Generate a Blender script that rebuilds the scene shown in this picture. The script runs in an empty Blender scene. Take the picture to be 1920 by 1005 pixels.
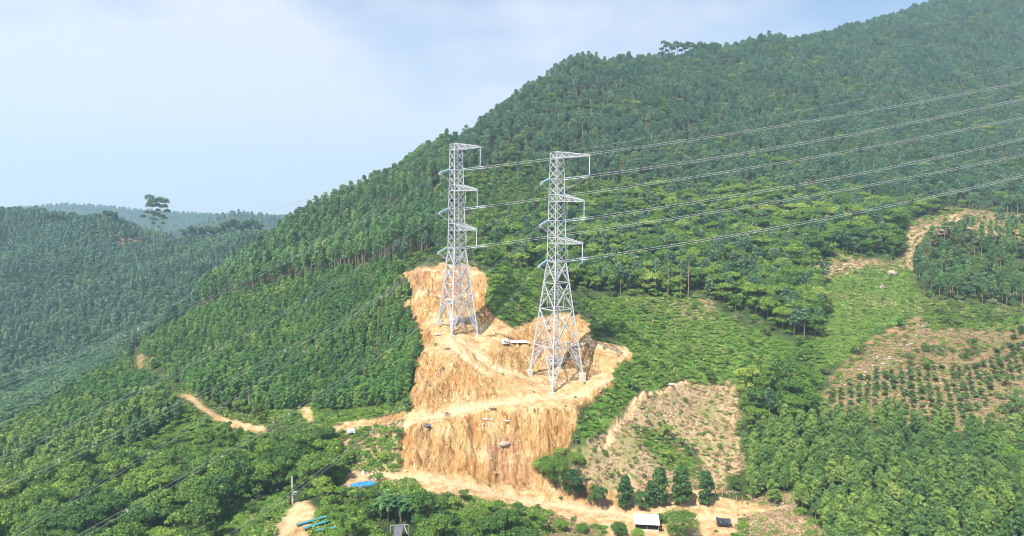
import bpy, math, random
import numpy as np
from mathutils import Vector, Matrix

# ------------------------------------------------------------------ camera, sky, sun, exposure
S = bpy.context.scene
F = 1280.0                    # focal length in pixels of the 1920 wide photograph
HOR = 400.0                   # eye level row
CZ = 110.0                    # drone height above datum
PITCH = math.atan((502.5 - HOR) / F)
camd = bpy.data.cameras.new('camera'); cam = bpy.data.objects.new('camera', camd)
S.collection.objects.link(cam)
camd.sensor_width = 36; camd.lens = 24; camd.clip_start = 1; camd.clip_end = 20000
cam.location = (0, 0, CZ); cam.rotation_euler = (math.pi / 2 - PITCH, 0, 0)
S.camera = cam

SUN_EL = math.radians(55); SH = Vector((0.60, 0.80)).normalized()   # horizontal direction in which shadows fall
W = bpy.data.worlds.new('World'); S.world = W; W.use_nodes = True
wn, wl = W.node_tree.nodes, W.node_tree.links
bg = wn['Background']; bg.inputs['Strength'].default_value = 0.092
sky = wn.new('ShaderNodeTexSky'); sky.sky_type = 'NISHITA'; sky.sun_disc = False
sky.sun_elevation = SUN_EL; sky.sun_rotation = math.atan2(-SH.x, -SH.y)
sky.air_density = 1.0; sky.dust_density = 1.5; sky.ozone_density = 1.5
tc = wn.new('ShaderNodeTexCoord'); mp = wn.new('ShaderNodeMapping'); mp.inputs['Scale'].default_value = (1.6, 1.0, 3.4)
mp.inputs['Location'].default_value = (0.35, 0.2, 0.4)
nz = wn.new('ShaderNodeTexNoise'); nz.inputs['Scale'].default_value = 1.25; nz.inputs['Detail'].default_value = 6; nz.inputs['Roughness'].default_value = 0.52
cr = wn.new('ShaderNodeValToRGB'); cr.color_ramp.elements[0].position = 0.40; cr.color_ramp.elements[1].position = 0.60; cr.color_ramp.elements[0].color = (.10, .10, .10, 1)
mx = wn.new('ShaderNodeMix'); mx.data_type = 'RGBA'; mx.inputs['B'].default_value = (4.75, 4.95, 5.65, 1)
wl.new(tc.outputs['Generated'], mp.inputs['Vector']); wl.new(mp.outputs[0], nz.inputs['Vector'])
sx = wn.new('ShaderNodeSeparateXYZ'); wl.new(tc.outputs['Generated'], sx.inputs[0])
ma = wn.new('ShaderNodeMath'); ma.operation = 'MULTIPLY_ADD'; ma.inputs[1].default_value = -.17; wl.new(sx.outputs['X'], ma.inputs[0]); wl.new(nz.outputs['Fac'], ma.inputs[2]); mb = wn.new('ShaderNodeMath'); mb.operation = 'MULTIPLY_ADD'; mb.inputs[1].default_value = -.40; wl.new(sx.outputs['Z'], mb.inputs[0]); wl.new(ma.outputs[0], mb.inputs[2])
mc = wn.new('ShaderNodeMath'); mc.inputs[1].default_value = .075; wl.new(mb.outputs[0], mc.inputs[0]); wl.new(mc.outputs[0], cr.inputs[0]); wl.new(cr.outputs[0], mx.inputs['Factor'])
wl.new(sky.outputs[0], mx.inputs['A']); wl.new(mx.outputs['Result'], bg.inputs['Color'])

sund = bpy.data.lights.new('sun', 'SUN'); sund.energy = 5.0; sund.angle = math.radians(0.53); sund.color = (1.0, 0.95, 0.86)
sun = bpy.data.objects.new('sun', sund); S.collection.objects.link(sun)
sd = Vector((SH.x * math.cos(SUN_EL), SH.y * math.cos(SUN_EL), -math.sin(SUN_EL)))
sun.rotation_euler = sd.to_track_quat('-Z', 'Y').to_euler(); sun.location = (-100, -100, 400)
S.view_settings.view_transform = 'Standard'; S.view_settings.look = 'None'
S.view_settings.exposure = 0.95; S.view_settings.gamma = 1.0
S.render.engine = 'CYCLES'
S.cycles.max_bounces = 4; S.cycles.diffuse_bounces = 2; S.cycles.glossy_bounces = 2
S.cycles.transmission_bounces = 2; S.cycles.volume_bounces = 1; S.cycles.transparent_max_bounces = 4
S.cycles.use_denoising = True; S.cycles.filter_width = 0.95

RNG = np.random.default_rng(7); random.seed(7)
C = S.collection

# ------------------------------------------------------------------ survey helpers: photograph pixel + distance -> place
def at(u, v, Y, H=0.0):
    yu = -(v - 502.5) / F
    k = Y / (math.cos(PITCH) + yu * math.sin(PITCH))
    return ((u - 960) / F * k, Y, CZ + k * (yu * math.cos(PITCH) - math.sin(PITCH)) - H)
def proj(x, y, z):
    z = z - CZ
    d = y * math.cos(PITCH) - z * math.sin(PITCH)
    yu = y * math.sin(PITCH) + z * math.cos(PITCH)
    d = np.maximum(d, 1e-3)
    return 960 + F * x / d, 502.5 - F * yu / d

def lat(ix, iy, seed):
    h = (ix.astype(np.int64) * 374761393 + iy.astype(np.int64) * 668265263 + seed * 1442695041) & 0xFFFFFFFF
    h = ((h ^ (h >> 13)) * 1274126177) & 0xFFFFFFFF
    return ((h ^ (h >> 16)) & 0xFFFFFF) / float(0xFFFFFF)
def vnoise(x, y, seed=0):
    x = np.asarray(x, float); y = np.asarray(y, float)
    ix = np.floor(x); iy = np.floor(y); fx = x - ix; fy = y - iy
    fx = fx * fx * (3 - 2 * fx); fy = fy * fy * (3 - 2 * fy)
    a = lat(ix, iy, seed); b = lat(ix + 1, iy, seed); c = lat(ix, iy + 1, seed); d = lat(ix + 1, iy + 1, seed)
    return (a * (1 - fx) + b * fx) * (1 - fy) + (c * (1 - fx) + d * fx) * fy
def fbm(x, y, seed=0, o=4):
    s = 0; a = .5; n = 0
    for i in range(o):
        s = s + a * vnoise(x * 2 ** i, y * 2 ** i, seed + i * 17); n += a; a *= .5
    return s / n

# ------------------------------------------------------------------ terrain control points (u, v, distance, height of what stands there)
CP = '''
60 985 142 9|300 965 150 8|180 900 172 8|0 900 180 8|200 850 190 6|100 800 215 5|400 900 172 7|480 940 160 3
540 985 156 0|560 940 165 0|520 1010 148 0|620 985 155 0|745 985 157 0|750 962 163 0|690 908 179 0|650 900 182 0
780 905 180 0|850 908 182 0|900 916 183 0|1000 938 183 0|1100 956 182 0|1180 945 186 0|1250 962 180 0|1210 992 172 0
1355 982 174 0|1450 962 178 0|1530 988 170 0|1330 925 190 0|1420 930 188 0
820 940 170 0|900 955 170 0|1000 975 170 0|900 990 158 5|1100 990 168 2
770 882 187 0|850 888 189 0|940 896 190 0|1000 908 190 0|1050 900 190 0
758 792 197 0|850 768 204 0|960 752 208 0|1040 744 210 0|1120 722 214 0|1150 716 215 0
770 800 195 0|870 783 200 0|960 774 202 0|1030 768 203 0|1075 772 203 0|1085 810 198 0
800 850 190.5 0|870 850 192.5 0|940 850 193.5 0|1000 860 193 0
780 762 205 0|850 752 208 0|900 745 209 0|960 738 211 0|1020 738 213 0
790 720 211 0|850 715 212 0|900 725 212 0|940 722 214 0|790 660 223 0|830 648 226 0|870 655 225 0|920 690 221 0|970 708 219 0
815 612 238 0|845 630 231 0|893 626 240 0|860 606 248 0|925 640 234 0|940 660 229 0|900 645 233 0
800 640 232 0|960 650 236 0|975 680 228 0|960 628 242 0
790 598 249 0|840 596 252 0|890 600 250 0|780 568 255 0|840 566 257 0|890 566 259 0|780 557 260 0|840 555 262 0|895 552 263 0
775 518 264 0|840 514 266 0|900 520 266 0|775 508 269 0|840 505 271 0|900 508 270 0|745 518 268 0|790 492 275 0|850 486 277 0|885 490 277 0|915 530 264 0
915 580 254 0|935 605 249 0
992 706 225 0|1100 713 225 0|1040 738 216 0|1050 692 234 0|1010 670 238 0|1020 640 243 0|1050 655 240 0|1080 680 236 0
1010 605 252 0|1050 590 256 0|1085 590 256 0|1100 620 248 0|1100 642 240 0|1140 656 238 0|1182 660 237 0|1115 692 229 0|1140 702 225 0|1150 680 231 0
970 575 257 1.5|1000 540 274 2|940 530 262 1.5|925 498 270 1.5|870 474 283 1|730 522 274 5|742 560 262 4|1100 560 275 2|1150 620 255 2|1200 640 250 2|1300 650 250 2|1200 590 268 2|1300 590 272 2
1160 745 214 1|1250 705 232 1|1120 795 206 1|1200 762 214 0|1300 722 238 0|1380 742 238 0|1370 800 222 0|1150 852 200 0|1220 850 204 0|1300 850 208 0|1250 905 195 0|1380 880 200 0|1090 880 192 0
1250 556 285 0|1400 560 290 0|1150 550 285 0|1250 470 305 12|1100 480 310 10|1450 500 305 9|1450 600 262 5|1450 700 232 3|1480 780 212 4
1100 400 365 9|1100 300 440 10|1100 200 520 10|1100 95 610 12|1060 105 600 12
1300 85 690 12|1450 55 730 12|1640 38 790 12|1750 0 830 12|1920 -80 900 12|2200 -150 1000 12
1300 400 375 10|1300 300 450 10|1300 200 550 10|1500 400 370 10|1500 300 460 10|1500 200 570 10|1500 110 670 10
1700 400 390 10|1700 300 490 10|1700 200 600 10|1700 100 710 10|1900 370 430 10|1900 300 510 10|1900 200 630 10|1900 100 750 10|2200 300 480 10|2200 100 700 10
1530 512 312 0|1600 495 320 0|1680 500 318 0|1700 430 350 0|1790 400 365 0|1900 412 362 0|1600 600 268 0|1700 590 270 0|1650 660 246 0|1600 750 218 0|1750 745 218 0|1850 660 243 0|1910 610 262 0|1800 500 312 8|1900 520 305 8|1850 760 210 3
1500 850 188 5|1700 820 195 5|1700 900 172 5|1900 850 184 5|1600 985 155 5|1850 990 150 5|2100 900 165 5|2100 600 270 3
950 190 505 12|1000 145 550 12|890 230 470 12|840 275 440 12|760 325 425 12|660 358 425 12|600 382 430 12|545 408 440 12
470 470 425 11|385 545 385 10|950 300 440 10|950 400 365 8|850 420 350 6|900 350 400 9|960 470 315 6
470 556 328 1|540 540 330 1|600 522 332 1|680 505 312 1|735 494 292 2|500 480 375 12|600 450 375 12|700 420 372 12|800 380 385 12|762 462 312 5|650 390 402 12
250 668 302 5|180 715 272 5|100 762 250 5|0 825 218 5|300 640 305 5|350 600 330 5|350 700 262 5|500 680 252 5|700 650 250 5|760 640 240 3|450 600 300 5|600 560 302 5|715 545 280 5
350 742 226 0|430 790 214 0|490 802 209 0|590 790 209 0|600 775 215 2|450 762 226 3|650 745 224 4|740 740 216 2|750 700 226 3
300 770 215 3|350 830 195 5|400 850 190 6|560 860 188 8|620 880 185 4|700 850 192 3|700 800 202 2|640 800 206 0
250 625 435 8|0 705 400 8|150 695 345 5|50 745 302 5|0 680 425 8|200 640 445 8|300 560 500 8|100 600 480 8|0 550 520 8|200 520 560 8|350 500 565 8|0 470 625 8|200 455 640 8|400 460 625 8|480 450 610 8
-150 378 700 8|0 386 700 8|60 396 695 8|130 420 680 8|200 403 690 8|258 450 670 8|300 452 690 8|350 446 700 8|450 438 700 8|510 440 680 8|-200 600 480 8
'''
WP = '''-160 40 -74|0 40 -88|160 40 -86|-70 110 -76|0 115 -84|100 110 -86|-250 120 -84|250 120 -84
60 740 115|190 820 135|420 960 200|560 1050 215|-40 620 40|-90 560 -20|-160 560 -70|-200 600 -60|-60 800 40
-420 860 -70|-250 860 -75|-600 860 -60|-700 600 -60|-700 300 -100|-400 200 -95|900 900 200|900 400 0|900 200 -60|500 200 -75|700 1200 150|-100 1000 -60|200 1100 60'''
pts = []
for line in CP.replace('\n', '|').split('|'):
    if line.strip():
        u, v, Y, H = map(float, line.split()); pts.append(at(u, v, Y, H))
for line in WP.replace('\n', '|').split('|'):
    x, y, z = map(float, line.split()); pts.append((x, y, z + CZ))
pts = np.array(pts); PX = pts[:, :2]; n = len(pts)
A = np.zeros((n + 3, n + 3))
A[:n, :n] = -np.hypot(PX[:, None, 0] - PX[None, :, 0], PX[:, None, 1] - PX[None, :, 1])
A[:n, :n] += np.eye(n) * 0.03
A[:n, n] = 1; A[:n, n + 1:] = PX; A[n, :n] = 1; A[n + 1:, :n] = PX.T
sol = np.linalg.solve(A, np.concatenate([pts[:, 2], np.zeros(3)]))

def grow(a, b, s0, s1):
    out = [a]; sgn = 1 if b > a else -1
    while (b - out[-1]) * sgn > 0:
        t = abs(out[-1] - a) / abs(b - a); out.append(out[-1] + sgn * (s0 + (s1 - s0) * min(1, t * 1.6)))
    return out[1:]
gx = np.array(sorted(grow(-44, -900, .5, 7) + grow(-900, -6000, 40, 600) + list(np.arange(-44, 50, .36)) + grow(50, 900, .5, 7) + grow(900, 6000, 40, 600)))
gy = np.array(sorted(grow(158, 20, 1, 3) + list(np.arange(158, 282, .38)) + grow(282, 1200, .7, 6) + grow(1200, 9000, 30, 700)))
NX, NY = len(gx), len(gy)
GX, GY = np.meshgrid(gx, gy)
def rbf(x, y):
    x = x.ravel(); y = y.ravel(); out = np.empty_like(x)
    for i in range(0, len(x), 20000):
        a, b = x[i:i + 20000], y[i:i + 20000]
        r = np.hypot(a[:, None] - PX[None, :, 0], b[:, None] - PX[None, :, 1])
        out[i:i + 20000] = -r @ sol[:n] + sol[n] + a * sol[n + 1] + b * sol[n + 2]
    return out
Z0 = rbf(np.clip(GX, -950, 1000), np.clip(GY, 20, 1250)).reshape(GX.shape)
# far country: valley floor and blue hills
FARSK = [(-400, 396), (60, 396), (95, 391), (130, 387), (200, 393), (270, 401), (380, 407), (700, 415), (2400, 415)]
def far_hills(x, y):
    u = 960 + F * x / np.maximum(y, 1)
    top = np.interp(u, [a for a, _ in FARSK], [b for _, b in FARSK])
    h = -(top - HOR) / F * 2300 + 110 + 5 * (fbm(x / 160, y / 160, 5) - .5)
    ridge = h * np.exp(-((y - 2300) / 420.) ** 2)
    top2 = np.interp(u, [330, 400, 412, 430, 470, 505, 530, 560], [440, 412, 401, 399, 400, 405, 412, 440])
    h2 = -(top2 - HOR) / F * 1500 + 110
    r2 = np.maximum(0, h2 - 8) * np.exp(-((y - 1500) / 170.) ** 2)
    return np.maximum(ridge, r2)
fz = far_hills(GX, GY)
wfar = np.clip((GY - 950) / 250, 0, 1); wfar = wfar * wfar * (3 - 2 * wfar)
wl_ = np.clip((150 - GX) / 250, 0, 1)
Z0 = np.clip(Z0, CZ - 115, CZ + 300)
Z0 = Z0 * (1 - wfar) + (fz) * wfar * 1.0 + wfar * 0

# ------------------------------------------------------------------ zones of the ground (surveyed outlines, with the distances they lie at)
ZONES = {
 'bare': [([(745,514),(770,505),(800,499),(840,492),(872,494),(898,503),(918,522),(908,560),(925,590),(960,618),(990,606),(1003,597),(1050,591),(1085,592),(1106,604),(1112,635),(1185,652),(1182,676),(1152,690),(1154,715),(1132,742),(1088,768),(1082,800),(1062,850),(1030,885),(1060,925),(1100,935),(1200,942),(1330,925),(1385,935),(1500,965),(1540,985),(1530,1030),(1120,1030),(1010,975),(880,945),(800,925),(780,900),(700,896),(650,905),(650,886),(750,884),(752,800),(770,765),(772,735),(790,640),(765,602),(750,572),(775,560),(768,530)],150,300),
   ([(338,735),(360,744),(400,774),(440,790),(500,797),(500,812),(440,808),(385,774),(340,745)],190,260),
   ([(256,656),(268,656),(270,690),(258,688)],240,330),
   ([(510,1030),(520,985),(552,938),(575,938),(592,950),(575,1030)],130,185),
   ([(565,765),(580,762),(590,790),(566,790)],190,240),([(640,790),(700,788),(760,772),(760,790),(640,806)],190,230),
   ([(1120,850),(1150,790),(1185,745),(1290,712),(1292,720),(1200,752),(1160,800),(1132,855)],180,250),
      
   ([(1060,900),(1200,930),(1330,918),(1330,935),(1200,950),(1060,940)],170,210),
   ([(805,345),(830,330),(832,385),(812,388)],330,420),([(1210,370),(1220,400),(1222,420),(1205,412)],300,420)],
 'dry': [([(1525,490),(1600,484),(1690,492),(1696,500),(1620,506),(1560,520),(1530,540)],260,360),([(1188,748),(1290,714),(1365,716),(1395,740),(1385,800),(1400,880),(1330,930),(1200,950),(1060,940),(1035,890),(1065,850),(1110,830),(1150,800)],170,260),
   ([(1538,745),(1580,690),(1640,640),(1740,590),(1770,620),(1920,600),(2000,640),(2000,770),(1830,810),(1600,800),(1560,780)],190,290),
   ([(1690,500),(1690,425),(1780,385),(1920,380),(2000,420),(1900,445),(1760,440),(1720,500)],290,430),
   ([(660,870),(770,880),(760,905),(650,910)],160,210),([(212,455),(262,452),(285,466),(225,472)],500,720),([(600,800),(700,790),(760,800),(755,880),(650,880)],185,215),
   ([(1270,570),(1330,560),(1340,600),(1280,600)],250,330)],
 'red': [([(748,515),(790,498),(900,500),(908,548),(775,552)],240,290),([(205,448),(272,448),(300,474),(215,480)],500,720),([(1570,700),(1620,645),(1720,595),(1760,620),(1740,680),(1640,720)],200,300),([(1700,690),(1920,610),(2000,660),(1900,700),(1760,740)],200,300),
   ([(1000,640),(1012,600),(1050,590),(1050,640)],230,270),([(900,850),(960,800),(1010,850),(1000,905),(930,900)],183,210),([(1050,940),(1200,955),(1200,925),(1350,905),(1350,930)],170,205)],
 'grass': [([(1545,520),(1600,500),(1700,492),(1722,540),(1745,580),(1640,625),(1550,700),(1535,640)],240,340),
   ([(1090,560),(1300,560),(1400,620),(1490,650),(1450,700),(1370,715),(1290,708),(1190,742),(1150,800),(1095,830),(1080,790),(1152,725),(1188,660),(1112,600)],195,300),
   ([(900,520),(940,500),(1040,520),(1010,592),(960,612),(925,585)],240,300),([(1180,800),(1260,830),(1320,870),(1300,890),(1230,860)],190,215),
   ([(480,740),(760,700),(770,770),(640,790),(500,790)],195,240),([(880,920),(1060,955),(1010,985),(850,1000),(800,940)],150,180),
   ([(380,1005),(420,960),(540,930),(545,960),(500,1030),(350,1030)],130,180),([(575,1010),(590,955),(700,950),(720,1030)],130,170),
   ([(1160,640),(1160,680),(1150,720),(1090,790),(1090,840),(1180,750)],195,240),([(700,880),(780,900),(800,920),(760,940),(700,915)],160,185)],
}
def inpoly(px, py, poly):
    ins = np.zeros(px.shape, bool); m = len(poly); j = m - 1
    for i in range(m):
        xi, yi = poly[i]; xj, yj = poly[j]
        if yi != yj:
            c = ((yi > py) != (yj > py)) & (px < (xj - xi) * (py - yi) / (yj - yi) + xi); ins ^= c
        j = i
    return ins
def zone(name, x, y, u, v, wob=7):
    w1 = (fbm(x / 6, y / 6, 31) - .5) * wob * 2; w2 = (fbm(x / 6, y / 6, 57) - .5) * wob * 2
    w1 = w1 + (fbm(x / 1.8, y / 1.8, 33) - .5) * wob * 1.3; w2 = w2 + (fbm(x / 1.8, y / 1.8, 59) - .5) * wob * 1.3
    r = np.zeros(x.shape, bool)
    for poly, y0, y1 in ZONES[name]:
        r |= inpoly(u + w1, v + w2, poly) & (y > y0) & (y < y1)
    return r
U0, V0 = proj(GX, GY, Z0)
ZONES['weeds'] = [([(820,925),(1000,952),(1135,992),(1120,1040),(1000,1010),(880,962)],140,182),([(1390,972),(1480,950),(1545,1000),(1500,1040),(1370,1040)],140,185),([(1400,930),(1470,925),(1500,948),(1430,950)],165,200)]
ZONES['olive'] = [([(1538,745),(1580,690),(1640,640),(1740,590),(1770,620),(1920,600),(2000,640),(2000,770),(1830,810),(1600,800),(1560,780)],190,290)]
ZONES['green'] = [([(1180,795),(1250,815),(1320,865),(1315,895),(1240,870),(1200,830)],180,225)]
ZONES['dry'] += ZONES['weeds']
_z = zone
def zone(name, x, y, u, v, wob=7):
    r = _z(name, x, y, u, v, wob)
    if name == 'bare': r &= ~_z('weeds', x, y, u, v, wob)
    if name == 'dry': r &= ~_z('green', x, y, u, v, wob)
    return r
bare = zone('bare', GX, GY, U0, V0, 5).astype(float); dry_w = None
def blur(a, k=1):
    for _ in range(k):
        b = a.copy(); b[1:-1, 1:-1] = (a[1:-1, 1:-1] * 4 + a[:-2, 1:-1] + a[2:, 1:-1] + a[1:-1, :-2] + a[1:-1, 2:]) / 8; a = b
    return a
bare_s = blur(bare, 3); bare_w = blur(bare, 40); dry_w = blur(zone('dry', GX, GY, U0, V0, 10).astype(float), 40)
# slope-wise rills and rubble in the excavated earth, soft hummocks elsewhere
gzy, gzx = np.gradient(Z0); gzx = gzx / np.gradient(gx)[None, :]; gzy = gzy / np.gradient(gy)[:, None]
slope = np.hypot(gzx, gzy); steep = np.clip((slope - .45) / .5, 0, 1)
wx = GX + 4.5 * (fbm(GX / 9, GY / 7, 3) - .5) * 2 + .3 * (GY - 195) * (fbm(GX / 14, GY * 0, 8) - .5)
ril = np.abs(fbm(wx / 2.1, GY / 7, 11, 3) - .5) * 2; rbig = np.abs(fbm(wx / 7, GY / 16, 19, 3) - .5) * 2
ril2 = np.abs(fbm(wx / .8, GY / 8, 13, 2) - .5) * 2
Z = Z0 + bare_s * (steep * (np.minimum(ril, .5) * 3.4 + np.minimum(ril2, .4) * 1.3 + np.minimum(rbig, .6) * 4.5 - 2.3) + (1 - steep) * ((fbm(GX / 2.2, GY / 2.2, 23) - .5) * .8 + (fbm(GX / .8, GY / .8, 29, 2) - .5) * .3))
gl = np.clip(1 - np.abs(fbm(wx / 3.1 + .13 * GY, GY / 9, 67, 3) - .5) * 2 / .11, 0, 1); gl2 = np.clip(1 - np.abs(fbm(wx / 1.5 - .1 * GY, GY / 6, 71, 2) - .5) * 2 / .13, 0, 1)
Z -= bare_s * np.clip(steep * 1.6, 0, 1) * (gl * .95 + gl2 * .5)
Z += (1 - bare_s) * ((fbm(GX / 16, GY / 16, 41) - .5) * 3.0 + (fbm(GX / 3, GY / 3, 43) - .5) * .7) * np.clip(GY / 150, 0, 1)
Z += np.clip((GY - 320) / 200, 0, 1) * (fbm(GX / 60, GY / 60, 47) - .5) * 14 * (GY < 1150)

def ground(x, y, grid=None):
    g = Z if grid is None else grid
    x = np.asarray(x, float); y = np.asarray(y, float)
    i = np.clip(np.searchsorted(gx, x) - 1, 0, NX - 2); j = np.clip(np.searchsorted(gy, y) - 1, 0, NY - 2)
    a = np.clip((x - gx[i]) / (gx[i + 1] - gx[i]), 0, 1); b = np.clip((y - gy[j]) / (gy[j + 1] - gy[j]), 0, 1)
    return (g[j, i] * (1 - a) + g[j, i + 1] * a) * (1 - b) + (g[j + 1, i] * (1 - a) + g[j + 1, i + 1] * a) * b
def find(u, v, y0=120, y1=420):
    """where the ray through a photograph pixel meets the ground"""
    Y = np.arange(y0, y1, .25); yu = -(v - 502.5) / F
    k = Y / (math.cos(PITCH) + yu * math.sin(PITCH)); x = (u - 960) / F * k
    z = CZ + k * (yu * math.cos(PITCH) - math.sin(PITCH))
    g = ground(x, Y); hit = np.nonzero(z <= g)[0]
    i = hit[0] if len(hit) else len(Y) - 1
    return float(x[i]), float(Y[i]), float(g[i])

# ------------------------------------------------------------------ materials
def mat(name, col, rough=.8, metal=0, spec=.3):
    m = bpy.data.materials.new(name); m.use_nodes = True; p = m.node_tree.nodes['Principled BSDF']
    p.inputs['Base Color'].default_value = (*col, 1); p.inputs['Roughness'].default_value = rough
    p.inputs['Metallic'].default_value = metal; p.inputs['Specular IOR Level'].default_value = spec
    return m
def noisy(name, c1, c2, scale, rough=.8, metal=0, bump=0, detail=5):
    m = mat(name, c1, rough, metal); nt = m.node_tree; p = nt.nodes['Principled BSDF']
    t = nt.nodes.new('ShaderNodeTexCoord'); nn = nt.nodes.new('ShaderNodeTexNoise'); nn.inputs['Scale'].default_value = scale; nn.inputs['Detail'].default_value = detail
    r = nt.nodes.new('ShaderNodeMix'); r.data_type = 'RGBA'; r.inputs['A'].default_value = (*c1, 1); r.inputs['B'].default_value = (*c2, 1)
    rr = nt.nodes.new('ShaderNodeMapRange'); rr.inputs['From Min'].default_value = .35; rr.inputs['From Max'].default_value = .65
    nt.links.new(t.outputs['Object'], nn.inputs['Vector']); nt.links.new(nn.outputs['Fac'], rr.inputs['Value'])
    nt.links.new(rr.outputs[0], r.inputs['Factor']); nt.links.new(r.outputs['Result'], p.inputs['Base Color'])
    if bump:
        b = nt.nodes.new('ShaderNodeBump'); b.inputs['Distance'].default_value = bump; nt.links.new(nn.outputs['Fac'], b.inputs['Height']); nt.links.new(b.outputs[0], p.inputs['Normal'])
    return m
def leafmat(name, c1, c2, c3=None, trans=.08):
    """leaves: colour varies from plant to plant and from leaf clump to leaf clump"""
    m = bpy.data.materials.new(name); m.use_nodes = True; nt = m.node_tree; N = nt.nodes; L = nt.links; N.clear()
    oi = N.new('ShaderNodeObjectInfo'); ge = N.new('ShaderNodeNewGeometry')
    rp = N.new('ShaderNodeValToRGB'); e = rp.color_ramp.elements; e[0].color = (*c1, 1); e[1].color = (*c2, 1); e[0].position = .2; e[1].position = .72
    if c3: q = e.new(.92); q.color = (*c3, 1)
    pn = N.new('ShaderNodeTexNoise'); pn.inputs['Scale'].default_value = .035; pn.inputs['Detail'].default_value = 3; L.new(oi.outputs['Location'], pn.inputs['Vector'])
    pm = N.new('ShaderNodeMapRange'); pm.inputs['From Min'].default_value = .3; pm.inputs['From Max'].default_value = .7; L.new(pn.outputs['Fac'], pm.inputs['Value'])
    pk = N.new('ShaderNodeMix'); pk.inputs['Factor'].default_value = .45; L.new(oi.outputs['Random'], pk.inputs['A']); L.new(pm.outputs[0], pk.inputs['B']); L.new(pk.outputs['Result'], rp.inputs[0])
    mr = N.new('ShaderNodeMapRange'); mr.inputs['To Min'].default_value = .6; mr.inputs['To Max'].default_value = 1.5
    L.new(ge.outputs['Random Per Island'], mr.inputs['Value'])
    hs = N.new('ShaderNodeHueSaturation'); L.new(rp.outputs[0], hs.inputs['Color']); L.new(mr.outputs[0], hs.inputs['Value'])
    mh = N.new('ShaderNodeMapRange'); mh.inputs['To Min'].default_value = .51; mh.inputs['To Max'].default_value = .48; L.new(ge.outputs['Random Per Island'], mh.inputs['Value']); L.new(mh.outputs[0], hs.inputs['Hue'])
    p = N.new('ShaderNodeBsdfPrincipled'); p.inputs['Roughness'].default_value = .55; p.inputs['Specular IOR Level'].default_value = .25
    L.new(hs.outputs[0], p.inputs['Base Color'])
    t = N.new('ShaderNodeBsdfTranslucent'); L.new(hs.outputs[0], t.inputs['Color'])
    s = N.new('ShaderNodeMixShader'); s.inputs[0].default_value = trans
    L.new(p.outputs[0], s.inputs[1]); L.new(t.outputs[0], s.inputs[2])
    o = N.new('ShaderNodeOutputMaterial'); L.new(s.outputs[0], o.inputs['Surface'])
    return m
M = {}
M['euc'] = leafmat('eucalyptus_leaf', (0.062, 0.144, 0.053), (0.119, 0.237, 0.069), (0.213, 0.312, 0.075))
M['hill'] = leafmat('hill_forest_leaf', (.056, .128, .070), (.102, .192, .090), (.15, .225, .095))
M['leftwood'] = leafmat('valley_leaf', (.066, .138, .084), (.11, .198, .100), (.16, .26, .09))
M['aca'] = leafmat('acacia_leaf', (0.069, 0.150, 0.044), (0.165, 0.270, 0.055), (0.250, 0.325, 0.088))
M['plant'] = leafmat('plantation_leaf', (0.056, 0.156, 0.044), (0.106, 0.237, 0.050), (0.188, 0.312, 0.062))
M['broad'] = leafmat('broadleaf_leaf', (0.050, 0.125, 0.025), (0.150, 0.260, 0.037), (0.250, 0.338, 0.062))
M['dark'] = leafmat('dark_orchard_leaf', (0.035, 0.094, 0.027), (0.062, 0.138, 0.037))
M['bush'] = leafmat('bush_leaf', (0.106, 0.237, 0.035), (0.188, 0.338, 0.050), (0.275, 0.362, 0.088), .3)
M['dullbush'] = leafmat('dull_bush_leaf', (0.088, 0.163, 0.044), (0.150, 0.225, 0.062), (0.250, 0.250, 0.112), .3)
M['straw'] = leafmat('dry_straw', (.30, .20, .11), (.46, .33, .20), (.5, .42, .28))
M['tuft'] = leafmat('grass_tuft_leaf', (0.150, 0.275, 0.044), (0.275, 0.338, 0.100), (0.500, 0.450, 0.225), .3)
M['brown'] = leafmat('dead_leaf', (0.175, 0.094, 0.050), (0.275, 0.150, 0.075))
M['banana'] = leafmat('banana_leaf_green', (.03, .09, .028), (.055, .13, .04), None, .15)
M['banana_old'] = leafmat('banana_leaf_old', (0.050, 0.150, 0.044), (0.088, 0.200, 0.062), None, .2)
M['blossom'] = leafmat('white_blossom', (0.600, 0.600, 0.562), (0.600, 0.600, 0.600))
M['bark'] = noisy('pale_bark', (.34, .26, .18), (.20, .15, .10), 3, .9)
M['bark2'] = noisy('brown_bark', (.13, .095, .06), (.22, .17, .12), 3, .9)
M['steel'] = noisy('galvanised_steel', (.54, .55, .57), (.40, .41, .44), 1.5, .5, .15)
M['concrete'] = noisy('concrete', (.62, .58, .5), (.45, .4, .33), 1.2, .9)
M['cable'] = mat('aluminium_cable', (.48, .46, .46), .45, .2)
M['cable2'] = mat('weathered_cable', (.33, .33, .34), .6, .2)
M['glassins'] = mat('teal_glass_insulator', (.30, .52, .56), .2, 0, .6)
M['whiteins'] = mat('pale_insulator', (.68, .74, .80), .3, 0, .5)
M['white'] = noisy('white_sheet', (.8, .8, .8), (.6, .6, .62), 2, .7)
M['blue'] = noisy('blue_tarpaulin', (.02, .12, .62), (.05, .25, .75), 1.2, .45, 0, .2)
M['black'] = noisy('black_plastic', (.02, .022, .03), (.05, .055, .07), 2, .3, 0, .15)
M['roof'] = noisy('fibre_cement_sheet', (.6, .57, .55), (.42, .38, .37), .9, .8)
M['teal'] = noisy('teal_net', (.04, .19, .21), (.06, .25, .26), 1.5, .8)
M['rust'] = noisy('rusty_steel', (.13, .07, .045), (.2, .12, .08), 2, .9)
M['timber'] = noisy('cut_timber', (.42, .32, .22), (.25, .18, .12), 2, .9)
M['rock'] = noisy('rock', (.42, .33, .26), (.26, .21, .18), .8, .9, 0, .2)
M['stone'] = noisy('pale_stone', (.62, .5, .34), (.45, .34, .22), 2, .9)
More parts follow.
